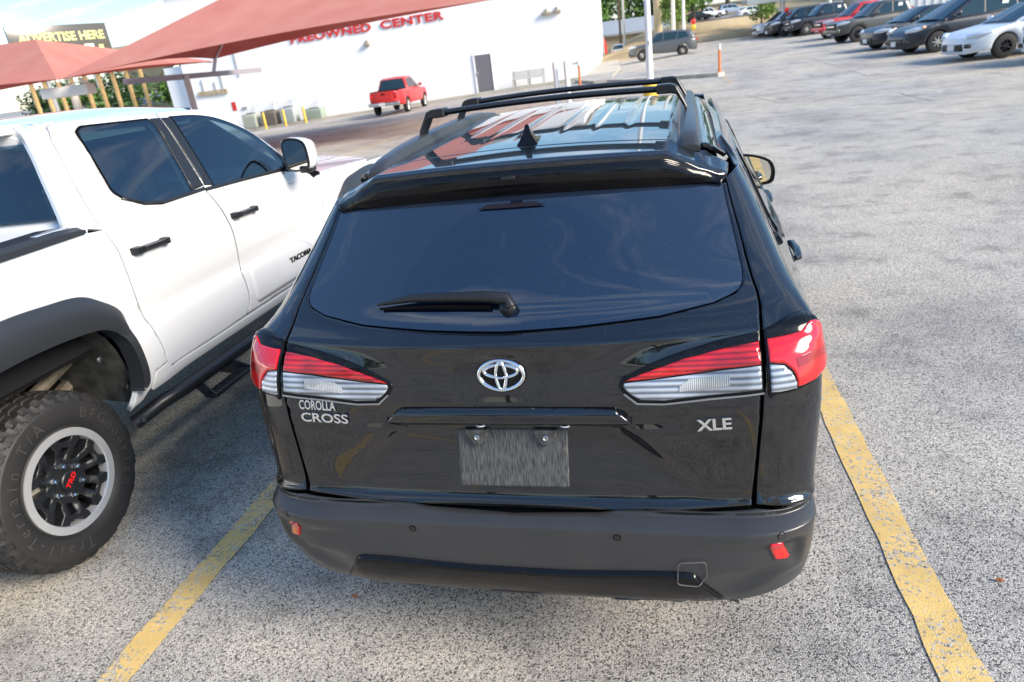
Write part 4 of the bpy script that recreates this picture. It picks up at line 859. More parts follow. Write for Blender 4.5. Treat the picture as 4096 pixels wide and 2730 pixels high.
# step bar
bm = bmesh.new(); tube(bm, [(-2.13, .93, .43), (-2.03, 1.03, .492), (-1.995, 1.15, .500), (-1.995, 2.9, .500), (-2.05, 3.05, .495), (-2.15, 3.15, .43)], .036, 12); step = tv(bobj('step_bar', bm, plastic_blk, ang=50))
for yc in (1.40, 2.55):
    y0, y1 = yc - .17, yc + .17
    for yy in (y0, y1):
        bm = bmesh.new()
        d = .03 if yy > yc else -.03
        v = [(-2.04, yy - d * 2.2, .47), (-1.99, yy - d * 1.3, .505), (-1.885, yy, .435), (-1.895, yy, .405), (-1.97, yy - d, .40), (-2.04, yy - d * 2.2, .43)]
        a = [bm.verts.new(p) for p in v]; b2 = [bm.verts.new((p[0], p[1] + .008, p[2])) for p in v]
        bm.faces.new(a); bm.faces.new(b2[::-1])
        for k in range(6): bm.faces.new((a[k], b2[k], b2[(k + 1) % 6], a[(k + 1) % 6]))
        bobj('step_bracket', bm, plastic_blk, step, 30)
    box_ = bmesh.new(); box(box_, (-1.915, yc, .420), (.075, .34, .022), bev=.006); tr = bobj('step_tread', box_, plastic_blk, step, 30)
    bm = bmesh.new()
    for i in range(10):
        for j in range(3): box(bm, (-1.938 + j * .023, y0 + .035 + i * .030, .433), (.014, .012, .006))
    tag(bobj('tread_grip', bm, plastic, tr, None), kind='stuff')
# door mirror
bm = bmesh.new(); oc = spline([(-.085, .10), (.0, .125), (.085, .095), (.105, .02), (.10, -.08), (.06, -.115), (-.05, -.115), (-.085, -.06)], 3, True); lay = []
for yy, k in ((.0, .97), (-.006, 1), (.04, 1), (.10, .88), (.145, .55)): lay.append([bm.verts.new((x * k, yy, z * k)) for x, z in oc])
n = len(oc)
for A, B in zip(lay, lay[1:]):
    for j in range(n): bm.faces.new((A[j], A[(j + 1) % n], B[(j + 1) % n], B[j]))
bm.faces.new(lay[-1]); bm.faces.new(lay[0]); MM = Matrix.Translation((-1.90, 2.575, 1.435)) @ Matrix.Rotation(R_(-8), 4, 'Z') @ Matrix.Diagonal((1, 1, .86, 1))
bmesh.ops.transform(bm, matrix=MM, verts=bm.verts); tm = tv(bobj('door_mirror', bm, paint_white, ang=50))
n2 = len(oc)
obj('mirror_bezel', [tuple(MM @ Vector((x * .965, -.0075, z * .965))) for x, z in oc], [tuple(range(n2))], plastic_blk, tm)
obj('mirror_glass', [tuple(MM @ Vector((x * .84, -.0095, z * .86))) for x, z in oc], [tuple(range(n2))], mirror_m, tm)
tubeo('mirror_arm', [(-2.03, 2.66, 1.355), (-1.96, 2.62, 1.36), (-1.90, 2.60, 1.38)], .030, plastic_blk, tm)
boxo('mirror_foot', (-1.845, 2.60, 1.345), (.07, .11, .045), plastic_blk, tm, bev=.012)
# big all-terrain wheels
silver_m = mat('machined_alloy', (.78, .79, .80), .30, .7)
rimblk = mat('satin_black_alloy', (.010, .011, .013), .42)
rust_m = mat('rusty_disc', (.16, .075, .03), .6, .4, noise=(20, .5, 4))
def at_wheel(cx, cy, cz, sgn, full=True):
    wl = bpy.data.objects.new('wheel', None); wl.empty_display_size = .1; link(wl); wl.location = (cx, cy, cz); wl.scale = (sgn, 1, 1); tv(wl)
    Rr = .388; n = 216 if full else 60
    prof = [(-.13, .24), (-.135, .30), (-.128, .345), (-.112, .372), (-.10, Rr - .002), (-.075, Rr), (-.072, Rr - .012), (-.062, Rr - .012), (-.059, Rr), (-.02, Rr + .002), (-.017, Rr - .011), (-.009, Rr - .011), (-.006, Rr + .002), (.030, Rr + .001), (.033, Rr - .011), (.042, Rr - .011), (.045, Rr), (.075, Rr - .001), (.090, Rr - .007), (.104, Rr - .020), (.112, .352), (.117, .343), (.1225, .336), (.124, .322), (.126, .30), (.124, .275), (.118, .252), (.112, .243), (.118, .238), (.112, .233), (.085, .230)]
    V = []; 
    for i, (x, r) in enumerate(prof):
        for k in range(n):
            a = 2 * math.pi * k / n; rr = r
            if full and r > .345 and -.115 < x < .115:
                ph = (k + x * 90 * (1 if x > 0 else -1) + 2.2 * math.sin(x * 60)) % 6
                if ph < 1.6: rr -= .014 if abs(x) < .085 else .012
                if abs(x) > .085 and ((k // 6) % 2): rr -= .005
            V.append((x, math.cos(a) * rr, math.sin(a) * rr))
    F = [(i * n + k, i * n + (k + 1) % n, (i + 1) * n + (k + 1) % n, (i + 1) * n + k) for i in range(len(prof) - 1) for k in range(n)]
    ty = obj('tyre', V, F, rubber, wl, ang=28)
    # rim: outer machined ring, black spokes
    bm = bmesh.new(); lathe(bm, [(.100, .232), (.113, .229), (.113, .196), (.106, .192), (.04, .188), (-.06, .20)], 72, 'X'); rg = bobj('rim_ring', bm, silver_m, wl, 30)
    bm = bmesh.new(); lathe(bm, [(.098, .193), (.03, .186), (-.10, .19), (-.10, .001)], 48, 'X'); bobj('rim_barrel', bm, rimblk, wl, 40)
    bm = bmesh.new(); lathe(bm, [(.0, .165), (.012, .165), (.012, .06), (.03, .055), (.03, .001)], 40, 'X'); bobj('brake_drum', bm, rust_m, wl, 30)
    bm = bmesh.new(); box(bm, (.025, -.12, .06), (.05, .05, .13), bev=.01); bobj('brake_caliper', bm, mat('zinc', (.5, .48, .4), .45, .6), wl, 30)
    # spokes from a polar outline: six pairs, each pair with its own slot
    outer = []; N = 6
    for k in range(N):
        a0 = 2 * math.pi * k / N + .26
        for da, r in ((-.42, .098), (-.36, .150), (-.42, .184), (-.40, .2005), (-.19, .2005), (-.17, .184), (-.12, .172), (.12, .172), (.17, .184), (.19, .2005), (.40, .2005), (.42, .184), (.36, .150), (.42, .098)):
            outer.append((math.cos(a0 + da) * r, math.sin(a0 + da) * r))
    holes = []
    for k in range(N):
        a0 = 2 * math.pi * k / N + .26; holes.append([(math.cos(a0 + da) * r, math.sin(a0 + da) * r) for da, r in ((-.09, .102), (.09, .102), (.11, .146), (-.11, .146))])
    def spS(u, v):
        r = math.hypot(u, v); return (.108 - .016 * sst(.19, .07, r) - .012 * sst(.15, .11, r), u, v)
    panel('spokes', rimblk, outer, spS, wl, sp=.02, rim=.045, roll=.004, holes=holes, inside=(-1, 0, 0), ring=.005)
    bm = bmesh.new(); lathe(bm, [(.07, .064), (.086, .060), (.088, .046), (.100, .043), (.104, .038), (.104, .001)], 36, 'X'); hub = bobj('hub_cap', bm, rimblk, wl, 30)
    for k in range(6):
        a = 2 * math.pi * k / 6 + .52; bm = bmesh.new(); M = Matrix.Translation((.080, math.cos(a) * .070, math.sin(a) * .070))
        lathe(bm, [(0, .0135), (.006, .0135), (.007, .0105), (.022, .0100), (.026, .007), (.026, .0005)], 6, 'X', M); bobj('wheel_nut', bm, chrome, wl, None)
    if full:
        me = text_mesh('TRD', .030, ext=.0015, bold=.001, shear=.2); me.transform(Matrix.Diagonal((1.25, 1, 1, 1))); me.materials.clear(); me.materials.append(mat('red_emblem', (.6, .01, .015), .4)); o = link(bpy.data.objects.new('hub_lettering', me), wl); o.matrix_local = frame((.1055, 0, 0), (0, math.cos(R_(38)), math.sin(R_(38))), (1, 0, 0))
        let_m = mat('raised_lettering', (.040, .039, .038), .6)
        def arc_text(s, a0, step, rad, size):
            for i, ch in enumerate(s):
                if ch == ' ': continue
                a = R_(a0 - i * step); me = text_mesh(ch, size, ext=.0015, bold=-.0004); me.materials.clear(); me.materials.append(let_m)
                o = link(bpy.data.objects.new('tyre_lettering', me), ty); c_, s_ = math.cos(a), math.sin(a)
                o.matrix_local = frame((.1262, c_ * rad, s_ * rad), (0, s_, -c_), (1, 0, 0))
        arc_text('Trail-Terrain T/A', 262, 9.9, .292, .070)
        arc_text('BFGoodrich', 58, 10.2, .292, .070)
    return wl
at_wheel(-2.20, .479, .402, 1); at_wheel(-2.20, 3.70, .40, 1, False)
for y in (.479, 3.70): at_wheel(2 * CX + 2.20, y, .40, -1, False)
# ------------------------------------------------------------------ white showroom building
WD = Vector((1, .07, 0)).normalized(); WN = Vector((.07, -1, 0)).normalized()      # along the wall, out of the wall
WO = Vector((-5.0, 40.4, 0)); WRZ = math.atan2(WD.y, WD.x)
def wp(x, off=0, z=0):
    """point on the front wall at world x, off metres in front"""
    k = (x - WO.x) / WD.x; p = WO + WD * k + WN * off; return Vector((p.x, p.y, z))
stucco = mat('white_stucco', (.87, .865, .85), .8, noise=(.7, .02, 6), bump=(18, .25, .01))
conc = mat('pale_concrete', (.42, .385, .32), .85, noise=(1.3, .18, 6), bump=(30, .3, .006))
grey_door = mat('grey_door_paint', (.16, .155, .17), .5)
bd = empty('showroom', 'long white painted showroom with red lettering behind the red pickup', 'building', tuple(WO))
BI = Matrix.Translation(-WO)
def bv(o): o.parent = bd; o.matrix_parent_inverse = BI; return o
def wallbox(name, x0, x1, z0, z1, off, th, m, bev=0):
    c = (wp(x0, off + th / 2) + wp(x1, off + th / 2)) / 2; c.z = (z0 + z1) / 2
    return boxo(name, c, ((x1 - x0) / WD.x, th, z1 - z0), m, rz=WRZ, bev=bev)
bv(wallbox('wall', -29.0, -5.0, -1.3, 7.2, -.4, .4, stucco))
sd_ = Vector((-.07, 1, 0)).normalized(); q = WO + sd_ * 18.4 - WD * .2
bv(boxo('wall', (q.x, q.y, 2.9), (.4, 36, 8.6), stucco, rz=WRZ)); 
for k in (9, 18, 27):
    q2 = WO + sd_ * k + WD * .06; bv(boxo('pilaster', (q2.x, q2.y, 2.9), (.12, .5, 8.6), stucco, rz=WRZ))
q = WO + sd_ * 18 - WD * 12; bv(boxo('roof', (q.x, q.y, 7.3), (24.4, 36.4, .2), conc, rz=WRZ))
bv(wallbox('service_wing', -30.6, -29.02, -1.3, 3.4, -3.0, 2.4, stucco))
dr_ = bv(wallbox('door', -11.05, -10.12, -.04, 1.90, .0, .05, grey_door)); wallbox('door_frame', -11.13, -11.05, -.1, 1.98, .0, .08, stucco).parent = dr_
wallbox('door_frame', -10.12, -10.04, -.1, 1.98, .0, .08, stucco).parent = dr_; wallbox('door_frame', -11.05, -10.12, 1.90, 1.98, .0, .08, stucco).parent = dr_
wallbox('door_handle', -11.0, -10.92, .86, 1.0, .05, .07, chrome).parent = dr_
red_sign = mat('red_letter_paint', (.60, .035, .03), .5)
for wd_, xc, wx in (('PREOWNED', -19.23, 4.95), ('CENTER', -14.35, 3.72)):
    me = text_mesh(wd_, .58, ext=.03, bold=.014, space=1.06); xs = [v.co.x for v in me.vertices]; me.transform(Matrix.Diagonal((wx / (max(xs) - min(xs)), 1, 1, 1))); me.materials.clear(); me.materials.append(red_sign)
    lt = bpy.data.objects.new('sign_lettering', me); lt.matrix_local = frame(wp(xc, .05, 4.07 + .022 * (xc + 17.05)), WD + Vector((0, 0, .022)), WN); bv(link(lt))
def walllamp(x, z, w_):
    bm = bmesh.new(); p = wp(x, .12, z); box(bm, p, (w_, .22, .14), WRZ, .02); box(bm, wp(x, .04, z + .14), (.10, .08, .18), WRZ); l = bv(bobj('wall_lamp', bm, mat('lamp_casing', (.33, .28, .20), .5), ang=30)); return l
walllamp(-17.15, 3.2, .34); walllamp(-6.78, 3.55, .5); walllamp(-6.2, 3.58, .45)
steel_box = mat('galvanised', (.42, .42, .40), .5, .4)
bv(wallbox('meter_box', -28.3, -26.4, 1.58, 1.82, 0, .14, mat('meter_tan', (.38, .31, .2), .6, noise=(9, .5, 3))))
for x, z0, z1 in ((-27.9, 1.82, 2.5), (-27.1, 1.82, 2.3), (-26.6, 1.85, 2.9), (-25.4, 2.4, 4.6)): bv(tubeo('conduit', [wp(x, .06, z0), wp(x, .06, z1)], .035, steel_box))
bv(wallbox('notice_sign', -26.36, -26.1, .52, 1.02, 0, .03, red_sign)); bv(wallbox('hose_tap', -25.7, -25.4, .56, .68, 0, .1, steel_box))
# walkway with kerb in front of and beside the building
def slab(name, pts, zt, h, m):
    bm = bmesh.new(); a = [bm.verts.new((x, y, G(x, y) + zt)) for x, y in pts]; b2 = [bm.verts.new((x, y, G(x, y) + zt - h)) for x, y in pts]; n = len(pts)
    bm.faces.new(a); 
    for k in range(n): bm.faces.new((b2[k], b2[(k + 1) % n], a[(k + 1) % n], a[k]))
    return tag(bobj(name, bm, m, ang=20), kind='structure')
fpts = [tuple(wp(x, 1.55)[:2]) for x in np.linspace(-28.9, -5.0, 12)] + [(-3.2, 38.6), (-2.78, 33.0), (-3.4, 32.4), (-3.0, 32.2), (-2.55, 32.6), (-3.3, 45), (-5.1, 66), (-6.0, 76)]
bk = [(-7.4, 76), (-6.6, 58), (-5.0, 40.35)] + [tuple(wp(x, .01)[:2]) for x in np.linspace(-5.2, -28.9, 12)]
for i in range(11):
    a, b2 = np.linspace(-28.9, -5.0, 12)[i], np.linspace(-28.9, -5.0, 12)[i + 1]
    slab('pavement', [tuple(wp(a, 1.55)[:2]), tuple(wp(b2, 1.55)[:2]), tuple(wp(b2, .004)[:2]), tuple(wp(a, .004)[:2])], .13, .5, conc)
slab('pavement', [(-4.96, 38.9), (-3.0, 36.0), (-2.75, 33.0), (-3.6, 33.0), (-5.0, 37.2)][:4] + [(-4.96, 36.5)], .13, .5, conc)
slab('pavement', [(-4.95, 38.91), (-3.05, 36.02), (-3.35, 45), (-5.2, 66), (-6.1, 76), (-7.5, 76), (-5.0, 40.38)], .132, .5, conc)
kerb_m = mat('kerb_concrete', (.50, .45, .38), .85, noise=(3, .2, 5))
slab('kerb', [(-2.75, 32.9), (-1.6, 31.3), (1.6, 28.75), (1.95, 28.3), (1.7, 28.0), (1.3, 28.2), (-1.9, 30.8), (-2.95, 32.5)], .14, .4, kerb_m)
# ------------------------------------------------------------------ air conditioners, bollards, bench, posts
ac_m = [mat('ac_beige', (.40, .42, .36), .6), mat('ac_brown', (.16, .135, .115), .6), mat('ac_grey', (.38, .42, .42), .6), mat('ac_green', (.30, .36, .30), .6)]
ac_l = ['beige air conditioner, leftmost of the four by the white wall', 'dark brown air conditioner by the white wall', 'tall pale grey air conditioner between bollards by the white wall', 'low green-grey air conditioner, rightmost of the four']
for i, (x, w_, h) in enumerate(((-24.75, .85, .78), (-23.5, .9, .80), (-22.3, .85, .85), (-20.75, 1.15, .58))):
    z0 = -.50 + .03 * i; a = empty('air_conditioner', ac_l[i], 'air conditioner', tuple(wp(x, 1.0, z0)), WRZ, 'air conditioners by the white wall')
    boxo('casing', (0, 0, h / 2), (w_, .75, h), ac_m[i], a, bev=.03)
    for k in range(9): boxo('louvre', (-w_ * .42 + w_ * .105 * k, -.388, h * .48), (.035, .02, h * .72), ac_m[i], a)
    bm = bmesh.new(); lathe(bm, [(h, .30), (h + .03, .30), (h + .05, .22), (h + .05, .01)], 20, 'Z'); bobj('fan_grille', bm, plastic_blk, a)
    bm = bmesh.new(); tube(bm, [(.2, .36, h * .6), (.2, .36, h + .5), (.2, .9, h + .55)], .04, 6); bobj('pipe', bm, stucco, a)
bol_m = mat('yellow_bollard_paint', (.70, .46, .06), .5, noise=(6, .15, 4))
for i, (x, l) in enumerate(((-23.35, 'left yellow bollard by the air conditioners'), (-22.1, 'middle yellow bollard by the air conditioners'), (-20.85, 'right yellow bollard by the air conditioners'))):
    p = wp(x, 2.2); z = G(p.x, p.y); bm = bmesh.new(); lathe(bm, [(-.2, .07), (.86, .07), (.92, .05), (.94, .001)], 16, 'Z'); o = bobj('bollard', bm, bol_m); o.location = (p.x, p.y, z); tag(o, l, 'bollard', 'yellow bollards')
bn = empty('bench', 'pale slatted bench against the white wall right of the grey door', 'bench', tuple(wp(-7.98, 1.0, .0 + G(-8, 39.3) + .13)), WRZ)
bpaint = mat('bench_paint', (.50, .49, .46), .6)
for k in range(3): boxo('slat', (0, -.16 + .17 * k, .40), (1.72, .13, .04), bpaint, bn); 
for k in range(4): boxo('slat', (0, .26, .46 + .095 * k), (1.72, .035, .075), bpaint, bn)
for x in (-.84, 0, .84):
    boxo('leg', (x, -.18, .20), (.10, .10, .40), bpaint, bn); boxo('back_post', (x, .295, .40), (.12, .05, .84), bpaint, bn)
wpaint = mat('white_post_paint', (.80, .80, .78), .5)
for i, (x, y, l) in enumerate(((-3.73, 23.5, 'left of the two plain white posts beyond the SUV roof rack'), (-3.33, 23.35, 'right of the two plain white posts beyond the SUV roof rack'))):
    bm = bmesh.new(); lathe(bm, [(-.1, .085), (1.34, .085), (1.38, .06), (1.38, .001)], 16, 'Z'); o = bobj('post', bm, wpaint); o.location = (x, y, G(x, y)); tag(o, l, 'post', 'plain white posts')
sp_ = empty('standpipe', 'orange standpipe with white cap near the building corner', 'standpipe', (-4.32, 33.6, G(-4.32, 33.6)))
tubeo('pipe', [(0, 0, 0), (0, 0, .9)], .055, mat('orange_paint', (.75, .22, .06), .5), sp_); tubeo('cap', [(0, 0, .88), (0, 0, 1.12)], [.075, .06], wpaint, sp_); tubeo('outlet', [(-.02, 0, 1.0), (-.3, -.05, .98)], .035, steel_box, sp_)
lp = empty('light_pole', 'tall white light pole on a yellow concrete base beyond the SUV roof', 'light pole', (-.58, 22.4, 0))
bm = bmesh.new(); lathe(bm, [(0, .235), (.42, .235), (.44, .22), (.44, .001)], 24, 'Z'); bobj('base', bm, mat('yellow_base_paint', (.80, .48, .03), .55, noise=(4, .15, 4)), lp)
boxo('base_plate', (0, 0, .47), (.34, .34, .06), wpaint, lp, bev=.01); bm = bmesh.new(); lathe(bm, [(.5, .105), (1.2, .10), (6.5, .07)], 20, 'Z'); bobj('pole', bm, wpaint, lp); boxo('lamp_head', (0, .35, 6.5), (.3, .8, .14), wpaint, lp, bev=.03)
boxo('hatch', (0, -.105, 1.62), (.07, .02, .12), steel_box, lp)
dl = empty('delineator', 'orange flexible delineator post on the end of the kerb', 'delineator', (1.76, 28.35, G(1.76, 28.35) + .13)); bm = bmesh.new(); lathe(bm, [(0, .09), (.02, .09), (.03, .055), (.82, .05)], 14, 'Z'); bobj('post', bm, MATS['orange_paint'], dl)
bm = bmesh.new(); lathe(bm, [(.80, .054), (1.0, .05), (1.02, .001)], 14, 'Z'); bobj('reflective_band', bm, mat('reflective_white', (.8, .72, .68), .4), dl)
# painted lines of the lot
for p in ([(-10.85, 18.6), (-11.2, 22.4)], [(-7.72, 14.6), (-8.05, 19.8)], [(-8.7, 16.5), (-7.0, 15.9)], [(-14.7, 31.0), (-14.75, 33.0)], [(-5.0, 14.2), (-5.3, 19.2)], [(7.6, 27.1), (13, 28.2)], [(7.7, 19.7), (13, 20.8)], [(7.6, 23.0), (13, 24.2)], [(7.7, 38.8), (13, 40.2)], [(7.6, 31.5), (13, 32.7)], [(7.7, 35.4), (13, 36.6)], [(7.7, 47), (13, 48.2)], [(1.85, 27.6), (2.0, 24.4)]): strip('parking_line', p, .12, yellow_far)
# the bay lines go on behind the camera
strip('parking_line', [(4.1, -4.4), (3.9, 4.6)], .13, yellow_far); strip('parking_line', [(-4.3, -4.2), (-4.45, 4.6)], .13, yellow_far)
# ------------------------------------------------------------------ shade canopies
canvas = bpy.data.materials.new('red_shade_cloth'); canvas.use_nodes = True; t = canvas.node_tree; t.nodes.remove(t.nodes['Principled BSDF'])
df, tl_, ms_ = t.nodes.new('ShaderNodeBsdfDiffuse'), t.nodes.new('ShaderNodeBsdfTranslucent'), t.nodes.new('ShaderNodeMixShader'); df.inputs[0].default_value = (.78, .37, .31, 1); tl_.inputs[0].default_value = (.60, .03, .03, 1); ms_.inputs[0].default_value = .42
tcn = t.nodes.new('ShaderNodeTexCoord'); nn = t.nodes.new('ShaderNodeTexNoise'); nn.inputs['Scale'].default_value = .8; nn.inputs['Detail'].default_value = 6; t.links.new(tcn.outputs['Object'], nn.inputs['Vector'])
rp = t.nodes.new('ShaderNodeValToRGB'); rp.color_ramp.elements[0].position = .3; rp.color_ramp.elements[1].position = .7; rp.color_ramp.elements[0].color = (.74, .31, .25, 1); rp.color_ramp.elements[1].color = (.82, .40, .32, 1); t.links.new(nn.outputs[0], rp.inputs[0]); t.links.new(rp.outputs[0], df.inputs[0])
t.links.new(df.outputs[0], ms_.inputs[1]); t.links.new(tl_.outputs[0], ms_.inputs[2]); t.links.new(ms_.outputs[0], t.nodes['Material Output'].inputs[0])
pole_m = mat('pale_steel', (.72, .68, .62), .45)
def fabric(quads, n=14, sag=.0):
    """bilinear patches with edges scalloped inwards; two-sided cloth with thickness"""
    bm = bmesh.new()
    for a, b, c, d, s_ in quads:          # a,b = eave ends ; c,d = ridge ends above b,a
        a, b, c, d = map(Vector, (a, b, c, d)); g = []
        for i in range(n + 1):
            u = i / n; row = []
            for j in range(n + 1):
                v = j / n; p = (a.lerp(b, u)).lerp(d.lerp(c, u), v)
                lift = (1 - v) ** 2 * 4 * u * (1 - u) * s_; inward = (d.lerp(c, u) - a.lerp(b, u)); p = p + inward * lift
                p.z -= sag * math.sin(math.pi * v) * math.sin(math.pi * u); row.append(bm.verts.new(p))
            g.append(row)
        for i in range(n):
            for j in range(n): bm.faces.new((g[i][j], g[i + 1][j], g[i + 1][j + 1], g[i][j + 1]))
    bmesh.ops.remove_doubles(bm, verts=bm.verts, dist=.01); r = bmesh.ops.solidify(bm, geom=bm.faces[:], thickness=.012)
    return bm
def canopy(label, P, ridge, posts, gz):
    """P = near-left, near-right, far-right, far-left eaves; ridge = left, right"""
    o = empty('shade_canopy', label, 'canopy', (P[0][0], P[0][1], gz)); I = Matrix.Translation((-P[0][0], -P[0][1], -gz))
    def cv(x): x.parent = o; x.matrix_parent_inverse = I; return x
    nl, nr, fr__, fl = P; rl, rr = ridge
    cv(bobj('shade_cloth', fabric([(nl, nr, rr, rl, .10), (fr__, fl, rl, rr, .10), (fl, nl, rl, rl, .10), (nr, fr__, rr, rr, .10)], sag=.18), canvas, ang=25))
    for a, b in ((nl, rl), (fl, rl), (nr, rr), (fr__, rr), (rl, rr)): cv(tubeo('rafter', [Vector(a) + Vector((0, 0, -.06)), Vector(b) + Vector((0, 0, -.08))], .045, pole_m))
    for (px, py, pz) in posts: cv(tubeo('post', [(px, py, G(px, py) - .2), (px, py, pz)], .12, pole_m, n=14))
    return o, cv
c1, cv1 = canopy('large red shade canopy stretched in front of the showroom', [(-17.2, 17.0, 2.68), (-2.6, 17.6, 3.12), (-3.6, 28.6, 3.90), (-19.4, 28.0, 3.10)], [(-13.6, 22.3, 4.95), (-7.0, 22.7, 5.05)], [(-18.5, 24.5, 2.5)], G(-17, 17))
cv1(boxo('beam', (-18.75, 26.0, 2.47), (.16, 10.5, .20), mat('mauve_steel', (.33, .29, .32), .5), rz=R_(6)))
cv1(tubeo('corner_strut', [(-16.9, 17.4, 2.62), (-17.6, 18.6, 2.4)], .06, pole_m)); cv1(tubeo('corner_strut', [(-19.3, 27.9, 3.08), (-19.2, 27.4, 2.55)], .08, pole_m))
cv1(boxo('beam_plate', (-17.9, 17.9, 2.34), (1.5, .5, .30), pole_m, rz=R_(10), bev=.02))
c2, cv2 = canopy('smaller red shade canopy at the left edge under the billboard', [(-31.5, 17.4, 2.65), (-17.5, 17.2, 2.70), (-20.4, 29.5, 3.05), (-34, 30, 3.1)], [(-26.4, 21.2, 4.25), (-20.9, 20.4, 4.15)], [(-18.6, 18.8, 2.6), (-31, 18.4, 2.6)], G(-31, 17))
# ------------------------------------------------------------------ billboard
dark_pan = mat('billboard_panel', (.11, .095, .075), .22, coat=.3); yel_l = mat('billboard_letters', (.80, .74, .28), .5, noise=(.8, .3, 3))
A, B = Vector((-58.2, 55.7, 0)), Vector((-54.4, 63.6, 0)); dx = (B - A).normalized(); nn_ = Vector((dx.y, -dx.x, 0))
bb = empty('billboard', 'dark billboard reading ADVERTISE HERE above the red canopy', 'billboard', tuple((A + B) / 2))
L_ = (B - A).length; ang_ = math.atan2(dx.y, dx.x)
def bbv(o, z, off=0, along=0): o.parent = bb; o.matrix_local = Matrix.Rotation(ang_, 4, 'Z') @ Matrix.Translation((along, -off, z)); return o
bbv(boxo('panel', (0, 0, 0), (L_, .35, 3.2), dark_pan, bev=.02), 7.5)
for x in (-2.2, 2.2): bbv(tubeo('support', [(0, 0, 0), (0, 0, 6.2)], .22, steel_box), -.3, -.2, x)
me = text_mesh('ADVERTISE HERE', 1.05, ext=.02, bold=.03); xs = [v.co.x for v in me.vertices]; me.transform(Matrix.Diagonal((7.6 / (max(xs) - min(xs)), 1, 1, 1))); me.materials.clear(); me.materials.append(yel_l)
o = bpy.data.objects.new('billboard_lettering', me); link(o); o.parent = bb; o.matrix_local = Matrix.Rotation(ang_, 4, 'Z') @ Matrix.Translation((.2, -.20, 8.05)) @ Matrix.Rotation(R_(90), 4, 'X')
bbv(boxo('lower_mark', (0, 0, 0), (.45, .04, .4), yel_l, bev=.05), 7.0, .2, 3.4); bbv(boxo('lower_mark', (0, 0, 0), (.9, .04, .35), wpaint, bev=.05), 7.15, .2, 2.3)
# ------------------------------------------------------------------ overpass, timber pergola, far sheds
tan_c = mat('tan_concrete', (.48, .40, .27), .85, noise=(.6, .15, 5))
ov = empty('overpass', 'tan concrete road overpass on piers behind the red canopies', 'bridge', (-75, 80, 0)); OI = Matrix.Translation((75, -80, 0))
def ovv(x): x.parent = ov; x.matrix_parent_inverse = OI; return x
ovv(boxo('deck', (-78, 80, 7.0), (120, 9, 1.3), tan_c, rz=R_(-4)))
for x, y in ((-90, 78), (-62.2, 78), (-36, 77)):
    bm = bmesh.new(); box(bm, (x, y, 2.0), (2.2, 1.6, 5.6), bev=.1); 
    pv = [(-1.1, 3.6), (-3.4, 5.4), (-3.4, 6.4), (3.4, 6.4), (3.4, 5.4), (1.1, 3.6)]
    a = [bm.verts.new((x + u, y - .78, v)) for u, v in pv]; b2 = [bm.verts.new((x + u, y + .78, v)) for u, v in pv]; bm.faces.new(a); bm.faces.new(b2)
    for k in range(6): bm.faces.new((a[k], a[(k + 1) % 6], b2[(k + 1) % 6], b2[k]))
    ovv(bobj('pier', bm, tan_c, ang=20))
timber = mat('orange_timber', (.62, .40, .17), .7, noise=(3, .2, 4))
pg = empty('timber_pergola', 'row of orange timber columns under the red canopies', 'pergola', (-42, 45, G(-42, 45)))
for i in range(9): boxo('column', (-4.6 + 1.12 * i, .1 * i, 3.05), (.23, .23, 6.1), timber, pg, bev=.02)
boxo('roof', (0, .4, 6.1), (11.5, 2.2, .25), timber, pg, rz=R_(5)); boxo('plinth', (0, .4, -.02), (11.5, 1.2, .25), conc, pg, rz=R_(5))
roof_m = mat('grey_metal_roof', (.46, .46, .45), .45, .3, noise=(.5, .06, 3)); wall_t = mat('tan_wall', (.50, .41, .27), .8, noise=(.5, .15, 5))
def shed(name, label, cx, cy, z0, hx, hy, he, hr, m_roof, m_wall, rz=0, hip=0.0):
    o = empty(name, label, 'building', (cx, cy, z0), rz); boxo('wall', (0, 0, he / 2), (2 * hx - .6, 2 * hy - .6, he), m_wall, o)
    V = [(-hx, -hy, he), (hx, -hy, he), (hx, hy, he), (-hx, hy, he), (-hx + hip, 0, hr), (hx - hip, 0, hr)]; F = [(0, 1, 5, 4), (2, 3, 4, 5), (1, 2, 5), (3, 0, 4), (3, 2, 1, 0)]
    obj('roof', V, F, m_roof, o); boxo('fascia', (0, -hy - .03, he - .1), (2 * hx, .08, .22), m_roof, o); boxo('opening', (-hx * .3, -hy + .28, he * .45), (hx * .5, .1, he * .7), glass_far, o); return o
shed('gable_shed', 'low building with pale metal roof beyond the grey SUV', -7.2, 90, .3, 7.6, 7, 2.0, 3.5, roof_m, wall_t, R_(-4), 3.5)
shed('small_shed', 'grey roofed shed between the overpass and the showroom', -49, 66, -1.3, 5.5, 3.5, 2.6, 3.75, roof_m, steel_box, R_(10), 2.5)
shed('far_shed', 'long grey roofed building at the left edge behind the timber columns', -75, 72, -1.3, 12, 4, 2.6, 3.5, roof_m, steel_box, 0, 3)
